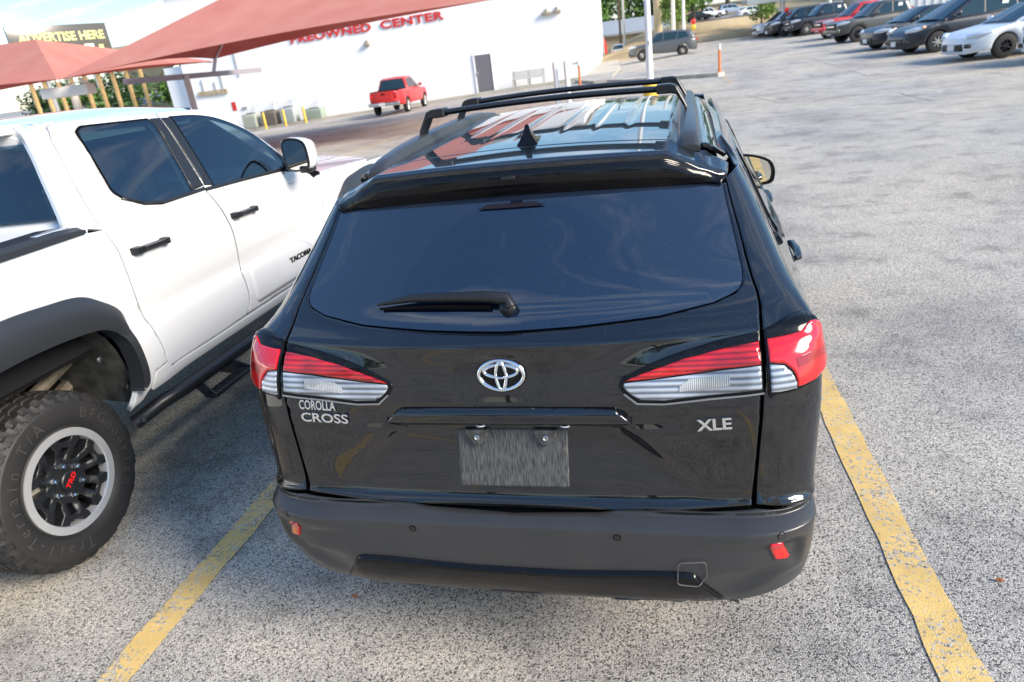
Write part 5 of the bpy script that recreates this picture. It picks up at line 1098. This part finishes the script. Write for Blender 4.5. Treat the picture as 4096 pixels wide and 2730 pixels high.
# ------------------------------------------------------------------ hillside with upper road
bank_m = mat('dry_bank', (.36, .27, .15), .95, noise=(.5, .4, 7), bump=(2, .6, .15))
hp = pchip([60, 64, 67, 70, 74, 78, 82, 86, 92, 120, 400], [-.3, .50, .70, 1.15, 1.75, 2.15, 2.45, 2.6, 3.3, 5.0, 9.0])
HX = [-14, -8, -4, -2, 0, 2, 4, 6, 8, 11, 15, 20, 30, 45, 70, 120, 300]; HY = [60, 62, 64, 65.5, 67, 68.5, 70, 72, 74, 76, 78, 80, 82, 84, 86, 89, 92, 100, 120, 200, 400]
hv = [(x, y + .25 * x, (hp(y) - (1.2 if x < -7 else 0)) * (sst(-16, 1, x)) + G(x, y) * 0 + random.uniform(-.05, .05)) for y in HY for x in HX]; n = len(HX)
tag(obj('hillside', hv, [(j * n + i, j * n + i + 1, (j + 1) * n + i + 1, (j + 1) * n + i) for j in range(len(HY) - 1) for i in range(n - 1)], bank_m, smooth=True), kind='structure')
def hz(x, y): return hp(y - .25 * x) * sst(-16, 1, x)
road_m = mat('upper_road', (.30, .29, .28), .9)
tag(obj('upper_road', [(x, y + .25 * x, hz(x, y + .25 * x) + .08) for y in (81.5, 87.5) for x in (1, 4, 8, 14, 24, 40, 80)], [(i, i + 1, i + 8, i + 7) for i in range(6)], road_m), kind='structure')
for (x0, y0, x1, y1, zz, nm) in ((1.4, 68, 14, 71.2, 1.15, 'retaining_wall'), (1.0, 74.2, 12, 77, 2.3, 'retaining_wall')):
    c = ((x0 + x1) / 2, (y0 + y1) / 2, zz - .55); o = boxo(nm, c, (math.hypot(x1 - x0, y1 - y0), .35, 1.1), wall_t, rz=math.atan2(y1 - y0, x1 - x0), bev=.04)
    tag(o, 'lower tan retaining wall across the dry bank' if zz < 2 else 'upper tan retaining wall across the dry bank', 'wall', 'retaining walls on the bank')
slab('kerb', [(1.2, 62.0), (7.5, 63.2), (7.6, 63.9), (1.2, 62.9)], .16, .6, kerb_m)
# ------------------------------------------------------------------ generic vehicles for the lot
def shell(name, poly, X, m, parent, sp=.14, r=.05, nx=5, crown=.012):
    """closed body shell: two curved sides and a skin across, edges rounded by r"""
    poly = dens(poly, sp)
    if area2(poly) < 0: poly = poly[::-1]
    V2, F, bnd = triang(poly, sp, (), r)
    isb = set(i for e in bnd for i in e); V = []; 
    for s in (1, -1):
        for i, (y, z) in enumerate(V2): V.append((s * (X(y, z) - (r * .7 if i in isb else 0)), y, z))
    n = len(V2); faces = [tuple(f) for f in F] + [tuple(n + i for i in reversed(f)) for f in F]
    cen = np.mean(V2, 0)
    idx = {}
    for i in isb:
        y, z = V2[i]; x = V[i][0]; row = [i]
        for k in range(1, nx):
            t = 1 - 2 * k / nx; d = (V2[i] - cen); d = d / (np.linalg.norm(d) + 1e-9); bl = crown * (1 - t * t) * 4
            row.append(len(V)); V.append((x * t, y + d[0] * bl * .8, z + d[1] * bl))
        row.append(n + i); idx[i] = row
    for a, b in bnd:
        for k in range(nx): faces.append((idx[a][k], idx[a][k + 1], idx[b][k + 1], idx[b][k]))
    me = bpy.data.meshes.new(name); me.from_pydata(V, [], faces); bm = bmesh.new(); bm.from_mesh(me); bmesh.ops.recalc_face_normals(bm, faces=bm.faces); bm.to_mesh(me); bm.free()
    me.materials.append(m); me.polygons.foreach_set('use_smooth', [True] * len(me.polygons)); me.set_sharp_from_angle(angle=R_(42)); return link(bpy.data.objects.new(name, me), parent)
CT = {  # L, W, wheelbase front/rear axle y, wheel r, lower outline (y,z), upper outline, side windows, windscreen line, rear glass line
 'sedan': dict(L=4.88, W=1.84, af=1.42, ar=-1.40, r=.34, low=[(-2.40, .30), (-2.44, .62), (-2.36, 1.02), (-1.75, 1.08), (-.9, 1.0), (.95, .95), (1.2, .93), (2.0, .80), (2.36, .66), (2.44, .45), (2.38, .22)], up=[(-1.85, 1.03), (-1.1, 1.36), (-.4, 1.43), (.15, 1.42), (1.22, .92)], win=[[(-1.35, 1.04), (-1.0, 1.33), (-.42, 1.375), (-.32, 1.01)], [(-.24, 1.01), (-.34, 1.375), (.12, 1.365), (.85, .97)]], belt=.95),
 'suv': dict(L=4.52, W=1.85, af=1.37, ar=-1.30, r=.355, low=[(-2.2, .34), (-2.26, .65), (-2.2, 1.06), (-1.0, 1.08), (.85, 1.04), (1.05, 1.02), (1.9, .96), (2.18, .84), (2.26, .55), (2.2, .28)], up=[(-2.16, 1.05), (-1.85, 1.56), (-1.2, 1.65), (.0, 1.66), (.35, 1.60), (1.15, 1.02)], win=[[(-1.75, 1.16), (-1.55, 1.50), (-1.05, 1.56), (-.95, 1.12)], [(-.88, 1.12), (-.98, 1.56), (-.12, 1.575), (-.06, 1.09)], [(.02, 1.09), (-.04, 1.575), (.28, 1.54), (.88, 1.07)]], belt=1.05),
 'hatch': dict(L=4.27, W=1.80, af=1.28, ar=-1.35, r=.325, low=[(-2.05, .32), (-2.12, .60), (-2.06, 1.0), (-1.0, 1.02), (.75, .96), (.98, .95), (1.75, .86), (2.05, .70), (2.13, .45), (2.06, .24)], up=[(-2.02, .98), (-1.65, 1.40), (-1.0, 1.47), (-.05, 1.46), (1.02, .93)], win=[[(-1.5, 1.05), (-1.3, 1.36), (-.55, 1.40), (-.48, 1.03)], [(-.40, 1.03), (-.47, 1.40), (-.05, 1.395), (.72, .98)]], belt=.97),
 'van': dict(L=5.09, W=1.985, af=1.52, ar=-1.51, r=.355, low=[(-2.48, .30), (-2.54, .65), (-2.5, 1.12), (-1.0, 1.12), (.9, 1.04), (1.3, 1.02), (2.05, .90), (2.42, .74), (2.54, .48), (2.46, .22)], up=[(-2.47, 1.10), (-2.25, 1.62), (-1.7, 1.73), (-.2, 1.75), (.25, 1.70), (1.45, 1.0)], win=[[(-2.15, 1.22), (-2.0, 1.58), (-1.25, 1.63), (-1.2, 1.19)], [(-1.12, 1.19), (-1.17, 1.63), (-.15, 1.645), (-.1, 1.13)], [(-.02, 1.13), (-.07, 1.645), (.22, 1.62), (1.05, 1.08)]], belt=1.08),
 'pickup': dict(L=5.39, W=1.91, af=1.72, ar=-1.52, r=.385, low=[(-2.62, .55), (-2.68, .75), (-2.66, 1.20), (-.95, 1.20), (.9, 1.12), (1.15, 1.12), (2.35, 1.06), (2.6, .98), (2.68, .62), (2.55, .40)], up=[(-1.0, 1.18), (-.86, 1.72), (-.5, 1.79), (.25, 1.78), (.45, 1.74), (1.25, 1.10)], win=[[(-.78, 1.24), (-.68, 1.66), (-.12, 1.70), (-.06, 1.22)], [(.02, 1.22), (-.04, 1.70), (.36, 1.68), (.95, 1.17)]], belt=1.16),
}
head_m = mat('headlamp', (.62, .66, .70), .12, .2, 1); amber = mat('amber_lens', (.75, .25, .03), .2); plate_m = mat('number_plate', (.75, .75, .73), .5); tyre_f = mat('tyre_far', (.016, .016, .017), .75); alloy_f = mat('alloy_far', (.50, .49, .46), .35, .5); blk_rim = mat('black_rim', (.015, .015, .017), .4)
grille_m = mat('grille_black', (.012, .012, .013), .5)
def make_car(name, label, cat, kind, m, loc, rz, rim=None, group=None, scale=1.0, trim=None, tag_=False, front=True, tail=True):
    K = CT[kind]; o = empty(name, label, cat, loc, rz, group, scale); L, W = K['L'], K['W']; h = W / 2
    wr_ = K['r']; low = list(K['low']); bot = .24 if kind in ('sedan', 'hatch', 'van') else (.30 if kind == 'suv' else .46)
    ar = [[(c + (wr_ + .055) * math.cos(R_(a)), wr_ + (wr_ + .055) * math.sin(R_(a))) for a in range(-5, 186, 15)] for c in (K['af'], K['ar'])]
    fix = lambda P: [(y, max(z, bot)) for y, z in P]
    poly = low + fix(ar[0]) + fix(ar[1])
    e = L / 2
    def XL(y, z): return h - .10 * ((z - .72) / .62) ** 2 * (1 if z > .72 else .8) - .30 * max(0, (abs(y) - e * .72) / (e * .28)) ** 2.2
    bz = K['belt']
    def XU(y, z): return h - .085 - (z - bz) * .36 - .10 * max(0, (abs(y) - e * .5) / (e * .4)) ** 2
    body = shell('body', poly, XL, m, o); up = shell('cabin', K['up'], XU, m, o, sp=.12, r=.06, crown=.009)
    for sd in (1, -1):
        f = lambda y, z, s=sd: (s * XU(y, z), y, z)
        for wq in K['win']:
            pw = panel('side_window', glass_far, rpoly(wq, .04), f, up, sp=.25, rim=.01, roll=0, off=.012, inside=(0, 0, bz))
        for c in (K['af'], K['ar']): simple_wheel2(o, (sd * (h - .13), c, wr_), wr_, sd, rim or alloy_f)
        wb = K['win'][-1]; my = wb[-1][0] - .12; boxo('door_mirror', (sd * (h + .06), my, bz + .12), (.20, .10, .15), trim or m, o, bev=.04)
        yl = low[0][0]
        if front:
            zz = low[-3][1] * 1.0; fy = e - .20
            hb = bmesh.new(); hz0 = {'sedan': .70, 'suv': .86, 'hatch': .72, 'van': .80, 'pickup': .93}[kind]
            pp = [Vector((sd * (XL(fy - .32, hz0) + .006), fy - .34, hz0 + .07)), Vector((sd * (XL(fy - .1, hz0) - .005), fy - .06, hz0 + .03)), Vector((sd * h * .62, e - .055, hz0 - .02))]
            tube(hb, pp, [.03, .085, .065], 8); bobj('headlamp', hb, head_m, o, 50)
            if tag_: tubeo('indicator', [pp[0] + Vector((sd * .03, .0, .02)), pp[0] + Vector((sd * .02, .10, .02))], [.03, .05], amber, o)
            boxo('fog_lamp', (sd * h * .66, e - .06, .44 if kind != 'pickup' else .60), (.22, .12, .12), grille_m, o, bev=.03)
        if tail:
            tz = {'sedan': .90, 'suv': .98, 'hatch': .86, 'van': 1.0, 'pickup': .98}[kind]; boxo('tail_lamp', (sd * (XL(-e + .06, tz) - .03), -e + .06, tz), (.14, .12, .30 if kind == 'pickup' else .20), red_lens, o, bev=.03)
    # windscreen and rear glass
    U = K['up']; q0, q1 = U[-1], U[-2]
    def scr(a, b, nm):
        (y0, z0), (y1, z1) = a, b; d = Vector((0, z0 - z1, y1 - y0)).normalized(); d = d if (d.z > 0) else -d
        pts = []
        for t_ in (.06, .94):
            y, z = y0 + (y1 - y0) * t_, z0 + (z1 - z0) * t_; x = XU(y, z) - .09
            row = [Vector((x * k, y, z)) + d * (.016 + .045 * (1 - k * k)) for k in (-1, -.5, 0, .5, 1)]; pts.append(row)
        V = pts[0] + pts[1]; obj(nm, V, [(i, i + 1, i + 6, i + 5) for i in range(4)], glass_far, up, smooth=True)
    scr(q0, q1, 'windscreen'); scr(U[0], U[1], 'rear_window')
    if front:
        gz = {'sedan': .40, 'suv': .58, 'hatch': .42, 'van': .46, 'pickup': .84}[kind]; boxo('grille', (0, e - .045, gz), (h * 1.05, .16, .20 if kind != 'pickup' else .30), grille_m, o, bev=.04)
        boxo('number_plate', (0, e + .045, .40 if kind != 'pickup' else .56), (.31, .02, .16), plate_m, o)
        if kind == 'pickup': boxo('grille_bar', (0, e + .03, .84), (h * .9, .03, .05), trim or chrome, o, bev=.01); boxo('bumper', (0, e - .02, .60), (W * .86, .18, .20), trim or m, o, bev=.05)
    if kind == 'pickup':
        boxo('bed_opening', (0, -1.85, 1.205), (W * .78, 1.45, .03), gap_mat, o); boxo('rear_bumper', (0, -e - .03, .60), (W * .88, .18, .20), chrome, o, bev=.04); boxo('tailgate_handle', (0, -e - .005, 1.08), (.22, .03, .06), gap_mat, o)
        boxo('number_plate', (-.1, -e - .125, .60), (.31, .02, .15), plate_m, o)
    return o
def simple_wheel2(parent, c, r, sd, rim_m):
    wl = bpy.data.objects.new('wheel', None); wl.empty_display_size = .1; link(wl, parent); wl.location = c
    key = (round(r, 3), sd, rim_m.name)
    if key not in WC:
        bm = bmesh.new(); wd = .22; lathe(bm, [(-wd / 2, r * .5), (-wd / 2, r * .8), (-wd * .4, r * .97), (0, r), (wd * .4, r * .97), (wd / 2, r * .8), (wd * .46, r * .66), (wd * .3, r * .64)], 28, 'X'); a = bobj('tyre', bm, tyre_f, wl, 40)
        bm = bmesh.new(); x0 = sd * wd * .40; lathe(bm, [(x0 + sd * .01, r * .67), (x0 + sd * .01, r * .60), (x0 - sd * .05, r * .56)], 24, 'X'); lathe(bm, [(x0, r * .16), (x0 + sd * .015, r * .12), (x0 + sd * .015, .001)], 10, 'X')
        for k in range(7):
            t_ = 2 * math.pi * k / 7; tube(bm, [(x0 - sd * .005, 0, 0), (x0 - sd * .002, math.cos(t_) * r * .6, math.sin(t_) * r * .6)], [r * .07, r * .075], 4)
        b = bobj('rim', bm, rim_m, wl, 30)
        bm = bmesh.new(); lathe(bm, [(x0 - sd * .06, r * .62), (x0 - sd * .06, .001)], 16, 'X'); d = bobj('brake_disc', bm, gap_mat, wl, 30); WC[key] = (a, b, d)
    else:
        for s in WC[key]: k = s.copy(); COL.objects.link(k); k.parent = wl
WC = {}
def P_(name, col, metal=0, rough=.35): return mat(name, col, rough, metal, .35, coat_rough=.12)
def place(wx, wy, kind, rzd, scale=1.0):
    """car centre so that its front wheel on the camera side stands at wx, wy"""
    K = CT[kind]; M = Matrix.Rotation(R_(rzd), 3, 'Z'); lw = Vector((-(K['W'] / 2 - .02), K['af'], 0)) * scale; p = Vector((wx, wy, 0)) - M @ lw; p.z = G(wx, wy); return tuple(p)
row = 'cars parked nose-out along the right side'
make_car('white_suv', 'white SUV cut off by the right edge of the picture', 'car', 'suv', P_('pearl_white', (.74, .76, .78)), place(10.35, 19.9, 'suv', 104), R_(102), blk_rim, row)
make_car('white_sedan', 'silvery white sedan with black wheels at the near end of the right row', 'car', 'sedan', P_('silver_white', (.66, .71, .76), .1), place(9.5, 23.15, 'sedan', 105), R_(105), blk_rim, row)
make_car('black_minivan', 'black minivan with orange indicator corners next to the white sedan', 'minivan', 'van', P_('van_black', (.008, .012, .02)), place(9.1, 27.95, 'van', 103), R_(103), alloy_f, row, tag_=True)
make_car('dark_hatchback', 'small dark blue hatchback between the minivan and the grey pickup', 'car', 'hatch', P_('hatch_blue', (.012, .016, .028)), place(8.85, 32.2, 'hatch', 105), R_(105), alloy_f, row)
make_car('grey_pickup', 'dark grey pickup with chrome grille in the right row', 'pickup truck', 'pickup', P_('truck_grey', (.07, .07, .066), .3), place(8.95, 40.1, 'pickup', 105), R_(105), blk_rim, row)
make_car('red_pickup', 'bright red pickup partly hidden behind the grey pickup', 'pickup truck', 'pickup', P_('bright_red', (.55, .02, .03)), place(9.35, 46.6, 'pickup', 105), R_(105), alloy_f, row)
make_car('black_pickup', 'big near-black pickup with bright wheels left of the red pickup', 'pickup truck', 'pickup', P_('truck_black', (.012, .013, .022)), place(8.85, 55.6, 'pickup', 104), R_(104), alloy_f, row, 1.06)
make_car('black_suv', 'black SUV peeking out behind the big black pickup', 'car', 'suv', P_('suv_black', (.006, .008, .012)), place(7.75, 58.2, 'suv', 104), R_(104), blk_rim, row, 1.1)
make_car('silver_suv', 'silver SUV at the far end of the right row', 'car', 'suv', P_('suv_silver', (.50, .55, .60), .3), place(7.0, 61.5, 'suv', 104), R_(104), blk_rim, row, 1.05)
make_car('red_sedan', 'red car roof showing behind the grey pickup by the metal shed', 'car', 'sedan', P_('dull_red', (.42, .02, .05)), (17.2, 47, .45), R_(100), alloy_f)
g = CT['suv']; make_car('grey_suv', 'grey SUV facing left beyond the kerb and white light pole', 'car', 'suv', P_('suv_grey', (.115, .12, .125), .4), (-.98, 51.4, .24), R_(92), alloy_f, scale=1.0)
make_car('red_pickup', 'small red pickup parked facing the white showroom wall', 'pickup truck', 'pickup', P_('faded_red', (.52, .025, .025)), (-13.66, 34.3, G(-13.6, 33.5)), R_(3.5), alloy_f, scale=.93, front=False)
make_car('light_blue_pickup', 'pale blue pickup seen from behind at the end of the walkway', 'pickup truck', 'pickup', P_('pale_blue', (.45, .55, .62)), (-5.7, 72.5, .05), R_(3), alloy_f, scale=.70, front=False)
make_car('white_pickup', 'white pickup driving on the upper road of the bank', 'pickup truck', 'pickup', P_('far_white', (.75, .76, .77)), (3.0, 85, hz(3.0, 85) + .08), R_(-78), alloy_f, scale=.62, tail=False)
make_car('dark_car', 'dark car beside the white pickup on the upper road', 'car', 'sedan', P_('far_dark', (.012, .014, .02)), (1.9, 83.2, hz(1.9, 83.2) + .08), R_(-78), blk_rim, scale=.62)
make_car('silver_suv', 'silvery blue SUV behind the white pickup on the upper road', 'car', 'suv', P_('far_silver', (.38, .44, .52), .2), (5.6, 88.2, hz(5.6, 88.2) + .1), R_(-78), alloy_f, scale=.66)
make_car('far_white_car', 'white car half hidden by the bank right of the upper road', 'car', 'sedan', MATS['far_white'], (7.6, 84.8, hz(7.6, 84.8) - .25), R_(-78), alloy_f, scale=.75)
# paper stickers in the side windows of three vehicles of the row
for nm, (y_, z_) in (('grey_pickup', (-.42, 1.47)), ('black_minivan', (-.75, 1.42)), ('black_pickup', (-.42, 1.47))):
    o = bpy.data.objects[nm]; h_ = CT['van' if 'van' in nm else 'pickup']['W'] / 2 - .085 - (z_ - 1.1) * .36; boxo('window_sticker', (-h_ - .03, y_, z_), (.012, .22, .28), plate_m, o)
# ------------------------------------------------------------------ things behind the right row
cp = empty('carport', 'blue-grey flat carport canopy behind the far end of the right row', 'carport', (12, 66, .6)); cm = mat('carport_steel', (.30, .34, .40), .5, .2)
boxo('canopy', (0, 0, 2.75), (13, 6, .28), cm, cp, rz=R_(6), bev=.03); boxo('fascia', (-.2, -3.1, 2.62), (13.1, .12, .40), roof_m, cp, rz=R_(6))
for x, y in ((-3.9, -2.4), (4.5, -1.6), (-3.5, 2.4)): tubeo('post', [(x, y, -.2), (x, y, 2.7)], .13, wpaint, cp, 12)
ms = empty('metal_shed', 'white corrugated metal shed behind the right row', 'building', (24, 62, .6))
boxo('wall', (0, 0, 3), (22, 9, 6), mat('white_siding', (.62, .63, .64), .55), ms)
for k in range(44): boxo('rib', (-10.8 + .5 * k, -4.53, 3), (.10, .07, 5.9), MATS['white_siding'], ms)
tb = boxo('ticket_booth', (9.6, 63.5, 1.45), (2.2, 1.5, 2.1), wall_t, bev=.04); tag(tb, 'small tan booth beneath the blue-grey carport', 'booth')
for i, (x, y, hgt_, l) in enumerate(((12.4, 45.5, 3.4, 'white post rising behind the grey pickup bed'), (14.4, 45.2, 3.6, 'white post rising behind the dark hatchback roof'), (10.5, 57.5, 3.6, 'white post rising behind the big black pickup'))):
    o = tubeo('post', [(0, 0, 0), (0, 0, hgt_)], .11, wpaint, n=12); o.location = (x, y, G(x, y)); tag(o, l, 'post', 'white posts behind the right row')
bal = mat('red_balloon', (.75, .03, .02), .25); baly = mat('yellow_balloon', (.80, .55, .02), .25)
for (x, y, z, m_, l) in ((1.16, 60, 2.34, bal, 'red balloon floating above the yellow one near the grey SUV'), (1.17, 60, 1.93, baly, 'yellow balloon near the grey SUV'), (7.95, 60, 2.3, bal, 'red balloon floating above the far end of the right row')):
    o = empty('balloon', l, 'balloon', (x, y, z - .3), 0, 'balloons'); bm = bmesh.new(); lathe(bm, [(.08, .001), (.10, .03), (.2, .14), (.3, .19), (.42, .17), (.5, .08), (.52, .001)], 16, 'Z'); bobj('skin', bm, m_, o); tubeo('string', [(0, 0, .09), (.02, 0, -.5), (0, .02, -1.1)], .006, wpaint, o, 4)
rb = empty('feather_flag', 'red feather flag at the corner of the white showroom', 'flag', (-6.72, 70, .1)); tubeo('pole', [(-.1, 0, 0), (-.1, 0, 2.0)], .03, steel_box, rb)
bm = bmesh.new(); vv = [(-.1, 0, .5), (.18, 0, .55), (.16, .02, 1.2), (.06, .03, 1.75), (-.1, 0, 2.0)]; a = [bm.verts.new(p) for p in vv]; b2 = [bm.verts.new((p[0], p[1] + .02, p[2])) for p in vv]; bm.faces.new(a); bm.faces.new(b2[::-1])
for k in range(5): bm.faces.new((a[k], b2[k], b2[(k + 1) % 5], a[(k + 1) % 5]))
bobj('cloth', bm, red_sign, rb)
for i, (x, y, z0, h_, r_, m_, l) in enumerate(((-5.2, 74, .2, 8, .13, steel_box, 'thin grey pole left of the white light pole'), (-.42, 66, .3, 9, .17, pole_m, 'pale pole behind the grey SUV roof, left of a pair'), (.44, 64, .4, 9, .12, wpaint, 'white pole behind the grey SUV roof, right of a pair'), (-5.75, 76, .2, 10, .12, mat('dark_timber', (.10, .07, .05), .8), 'dark wooden utility pole beyond the showroom corner'), (-2.0, 75, .3, 9, .42, tan_c, 'thick tan concrete column beyond the grey SUV'))):
    bm = bmesh.new(); lathe(bm, [(0, r_), (h_ * .5, r_ * .92), (h_, r_ * .8), (h_, .001)], 14, 'Z'); o = bobj('pole', bm, m_); o.location = (x, y, z0); tag(o, l, 'pole')
# ------------------------------------------------------------------ trees
def leaf_mat(name, c):
    m = mat(name, c, .6, noise=(1.2, .45, 4)); return m
LM = [leaf_mat('leaves_mid', (.085, .17, .026)), leaf_mat('leaves_dark', (.045, .10, .024)), leaf_mat('leaves_light', (.14, .23, .035))]
bark = mat('bark', (.10, .075, .05), .9, noise=(6, .3, 5))
TM = {}
def crown_mesh(seed, ncl=26, per=70):
    if seed in TM: return TM[seed]
    rnd = random.Random(seed); V = []; F = []
    for c in range(ncl):
        while True:
            p = Vector((rnd.uniform(-1, 1), rnd.uniform(-1, 1), rnd.uniform(-.75, 1)))
            if .25 < p.length < 1: break
        cr_ = rnd.uniform(.20, .38); p *= .82
        for k in range(per):
            d = Vector((rnd.gauss(0, 1), rnd.gauss(0, 1), rnd.gauss(0, 1))).normalized() * cr_ * rnd.uniform(.55, 1.05); q = p + d
            n_ = (d.normalized() + Vector((rnd.gauss(0, .5), rnd.gauss(0, .5), rnd.gauss(.3, .5)))).normalized(); u = n_.orthogonal().normalized(); v = n_.cross(u); a_ = rnd.uniform(0, 6.28); s_ = rnd.uniform(.030, .062)
            u2 = (u * math.cos(a_) + v * math.sin(a_)) * s_ * 1.5; v2 = (v * math.cos(a_) - u * math.sin(a_)) * s_; i = len(V); V += [q - u2, q - v2 * .8, q + u2, q + v2 * .8]; F.append((i, i + 1, i + 2, i + 3))
    me = bpy.data.meshes.new('crown'); me.from_pydata([tuple(v) for v in V], [], F); me.update(); TM[seed] = me; return me
def tree(label, x, y, z, h, r, seed, lm, group='trees in the background'):
    o = empty('tree', label, 'tree', (x, y, z), random.uniform(0, 6), group)
    me = crown_mesh(seed); key = (seed, lm)
    if key not in TM: mm = me.copy(); mm.materials.clear(); mm.materials.append(LM[lm]); TM[key] = mm
    c = link(bpy.data.objects.new('crown', TM[key]), o); c.location = (0, 0, h * .60); c.scale = (r, r, h * .42)
    bm = bmesh.new(); tube(bm, [(0, 0, -.3), (.05, 0, h * .25), (0, .1, h * .5), (.1, 0, h * .75)], [.035 * h, .026 * h, .018 * h, .006 * h], 8)
    for k in range(4):
        a_ = k * 1.6; tube(bm, [(0, 0, h * (.28 + .07 * k)), (math.cos(a_) * r * .35, math.sin(a_) * r * .35, h * (.45 + .07 * k)), (math.cos(a_) * r * .6, math.sin(a_) * r * .6, h * (.58 + .06 * k))], [.014 * h, .009 * h, .004 * h], 6)
    bobj('trunk', bm, bark, o); return o
ti = [('bushy green tree at the corner of the white showroom', -11, 99, .5, 8.5, 4.2, 1, 0), ('light green tree beyond the metal roofed building', -6.5, 101, .5, 9, 4.2, 2, 2), ('dark tree between the thin grey pole and the white light pole', -2, 102, .6, 9.5, 4.4, 3, 1), ('round tree behind the thick tan column', 1.5, 100, 2, 10, 4.6, 1, 0), ('tree hanging over the bank by the white pole', -.2, 72, .5, 6.5, 2.2, 2, 2), ('leafy tree right of the white pole on the bank', 1.4, 76, 1.5, 6.0, 1.9, 3, 0), ('dark green tree above the upper road left part', 6, 104, 3.4, 10, 5, 2, 1), ('mid green tree above the upper road', 12, 106, 3.6, 10, 5, 3, 0), ('tree above the far end of the right row', 18, 108, 4, 11, 5.5, 1, 0), ('light green bush by the carport post', 7.2, 71, .9, 3.2, 1.4, 3, 2), ('broad tree behind the metal shed', 27, 92, 2, 11, 6, 2, 1), ('tree beyond the right edge of the hill', 40, 98, 3, 11, 6, 3, 0),
      ('dark tree behind the leftmost timber columns', -73, 88, -1, 7.8, 5, 1, 1), ('dark tree left of the timber columns', -81, 92, -1, 7.5, 4.5, 2, 1), ('olive tree behind the middle timber columns', -65, 90, -1, 7.0, 4.5, 3, 0), ('tree behind the right timber columns', -57, 88, -1, 6.2, 4, 1, 0), ('light green tree between the pier and the showroom', -52, 84, -1, 7.4, 3.6, 2, 2), ('dark tree beside the pier near the showroom', -46, 86, -1, 7, 3.8, 3, 1), ('far tree at the left edge of the picture', -92, 95, -1, 7, 5, 3, 1)]
ti += [('%s of the low green trees between the timber columns' % q, x, 60 + i, -1.1, 5.3, 3.0, 1 + i % 3, (1, 0, 1, 0, 2)[i]) for i, (q, x) in enumerate((('leftmost', -61), ('second from left', -56.5), ('middle', -52), ('second from right', -47.5), ('rightmost', -43)))]
for a_ in ti: tree(*a_)
# what stands behind the photographer and shows only as reflections
for i, (x, y, h, r) in enumerate(((-22, -34, 9, 5), (-11, -38, 10, 5.5), (-1, -36, 9, 5), (9, -38, 10.5, 5.5), (20, -35, 9.5, 5), (31, -30, 9, 5))):
    tree('tree number %s from the left standing behind the photographer' % ('one', 'two', 'three', 'four', 'five', 'six')[i], x, y, 0, h, r, 1 + i % 3, i % 2, 'trees behind the photographer')

# ------------------------------------------------------------------ small litter
leaf_o = mat('dry_leaf', (.30, .10, .03), .7)
def scrap(name, label, cat, x, y, r, m, seed):
    rnd = random.Random(seed); n = 9; z = G(x, y) + .006; V = [(x, y, z + .010)] + [(x + r * rnd.uniform(.5, 1.2) * math.cos(6.283 * k / n), y + r * .6 * rnd.uniform(.5, 1.2) * math.sin(6.283 * k / n), z + rnd.uniform(0, .008)) for k in range(n)]
    V += [(a, b, c - .003) for a, b, c in V]; F = [(0, 1 + k, 1 + (k + 1) % n) for k in range(n)] + [(n + 1, n + 2 + (k + 1) % n, n + 2 + k) for k in range(n)] + [(1 + k, n + 2 + k, n + 2 + (k + 1) % n, 1 + (k + 1) % n) for k in range(n)]
    tag(obj(name, V, F, m), label, cat)
scrap('leaf', 'dry orange leaf on the asphalt behind the left corner of the black SUV', 'leaf', -.78, .34, .015, leaf_o, 1)
scrap('leaf', 'curled brown leaf on the asphalt at the bottom right', 'leaf', 1.52, .63, .014, leaf_o, 2)
scrap('paper_scrap', 'white paper scrap in front of the dark hatchback', 'litter', 7.39, 30.7, .10, wpaint, 3)
scrap('paper_scrap', 'white paper scrap lying on the open asphalt at right', 'litter', 5.8, 16.1, .07, wpaint, 4)
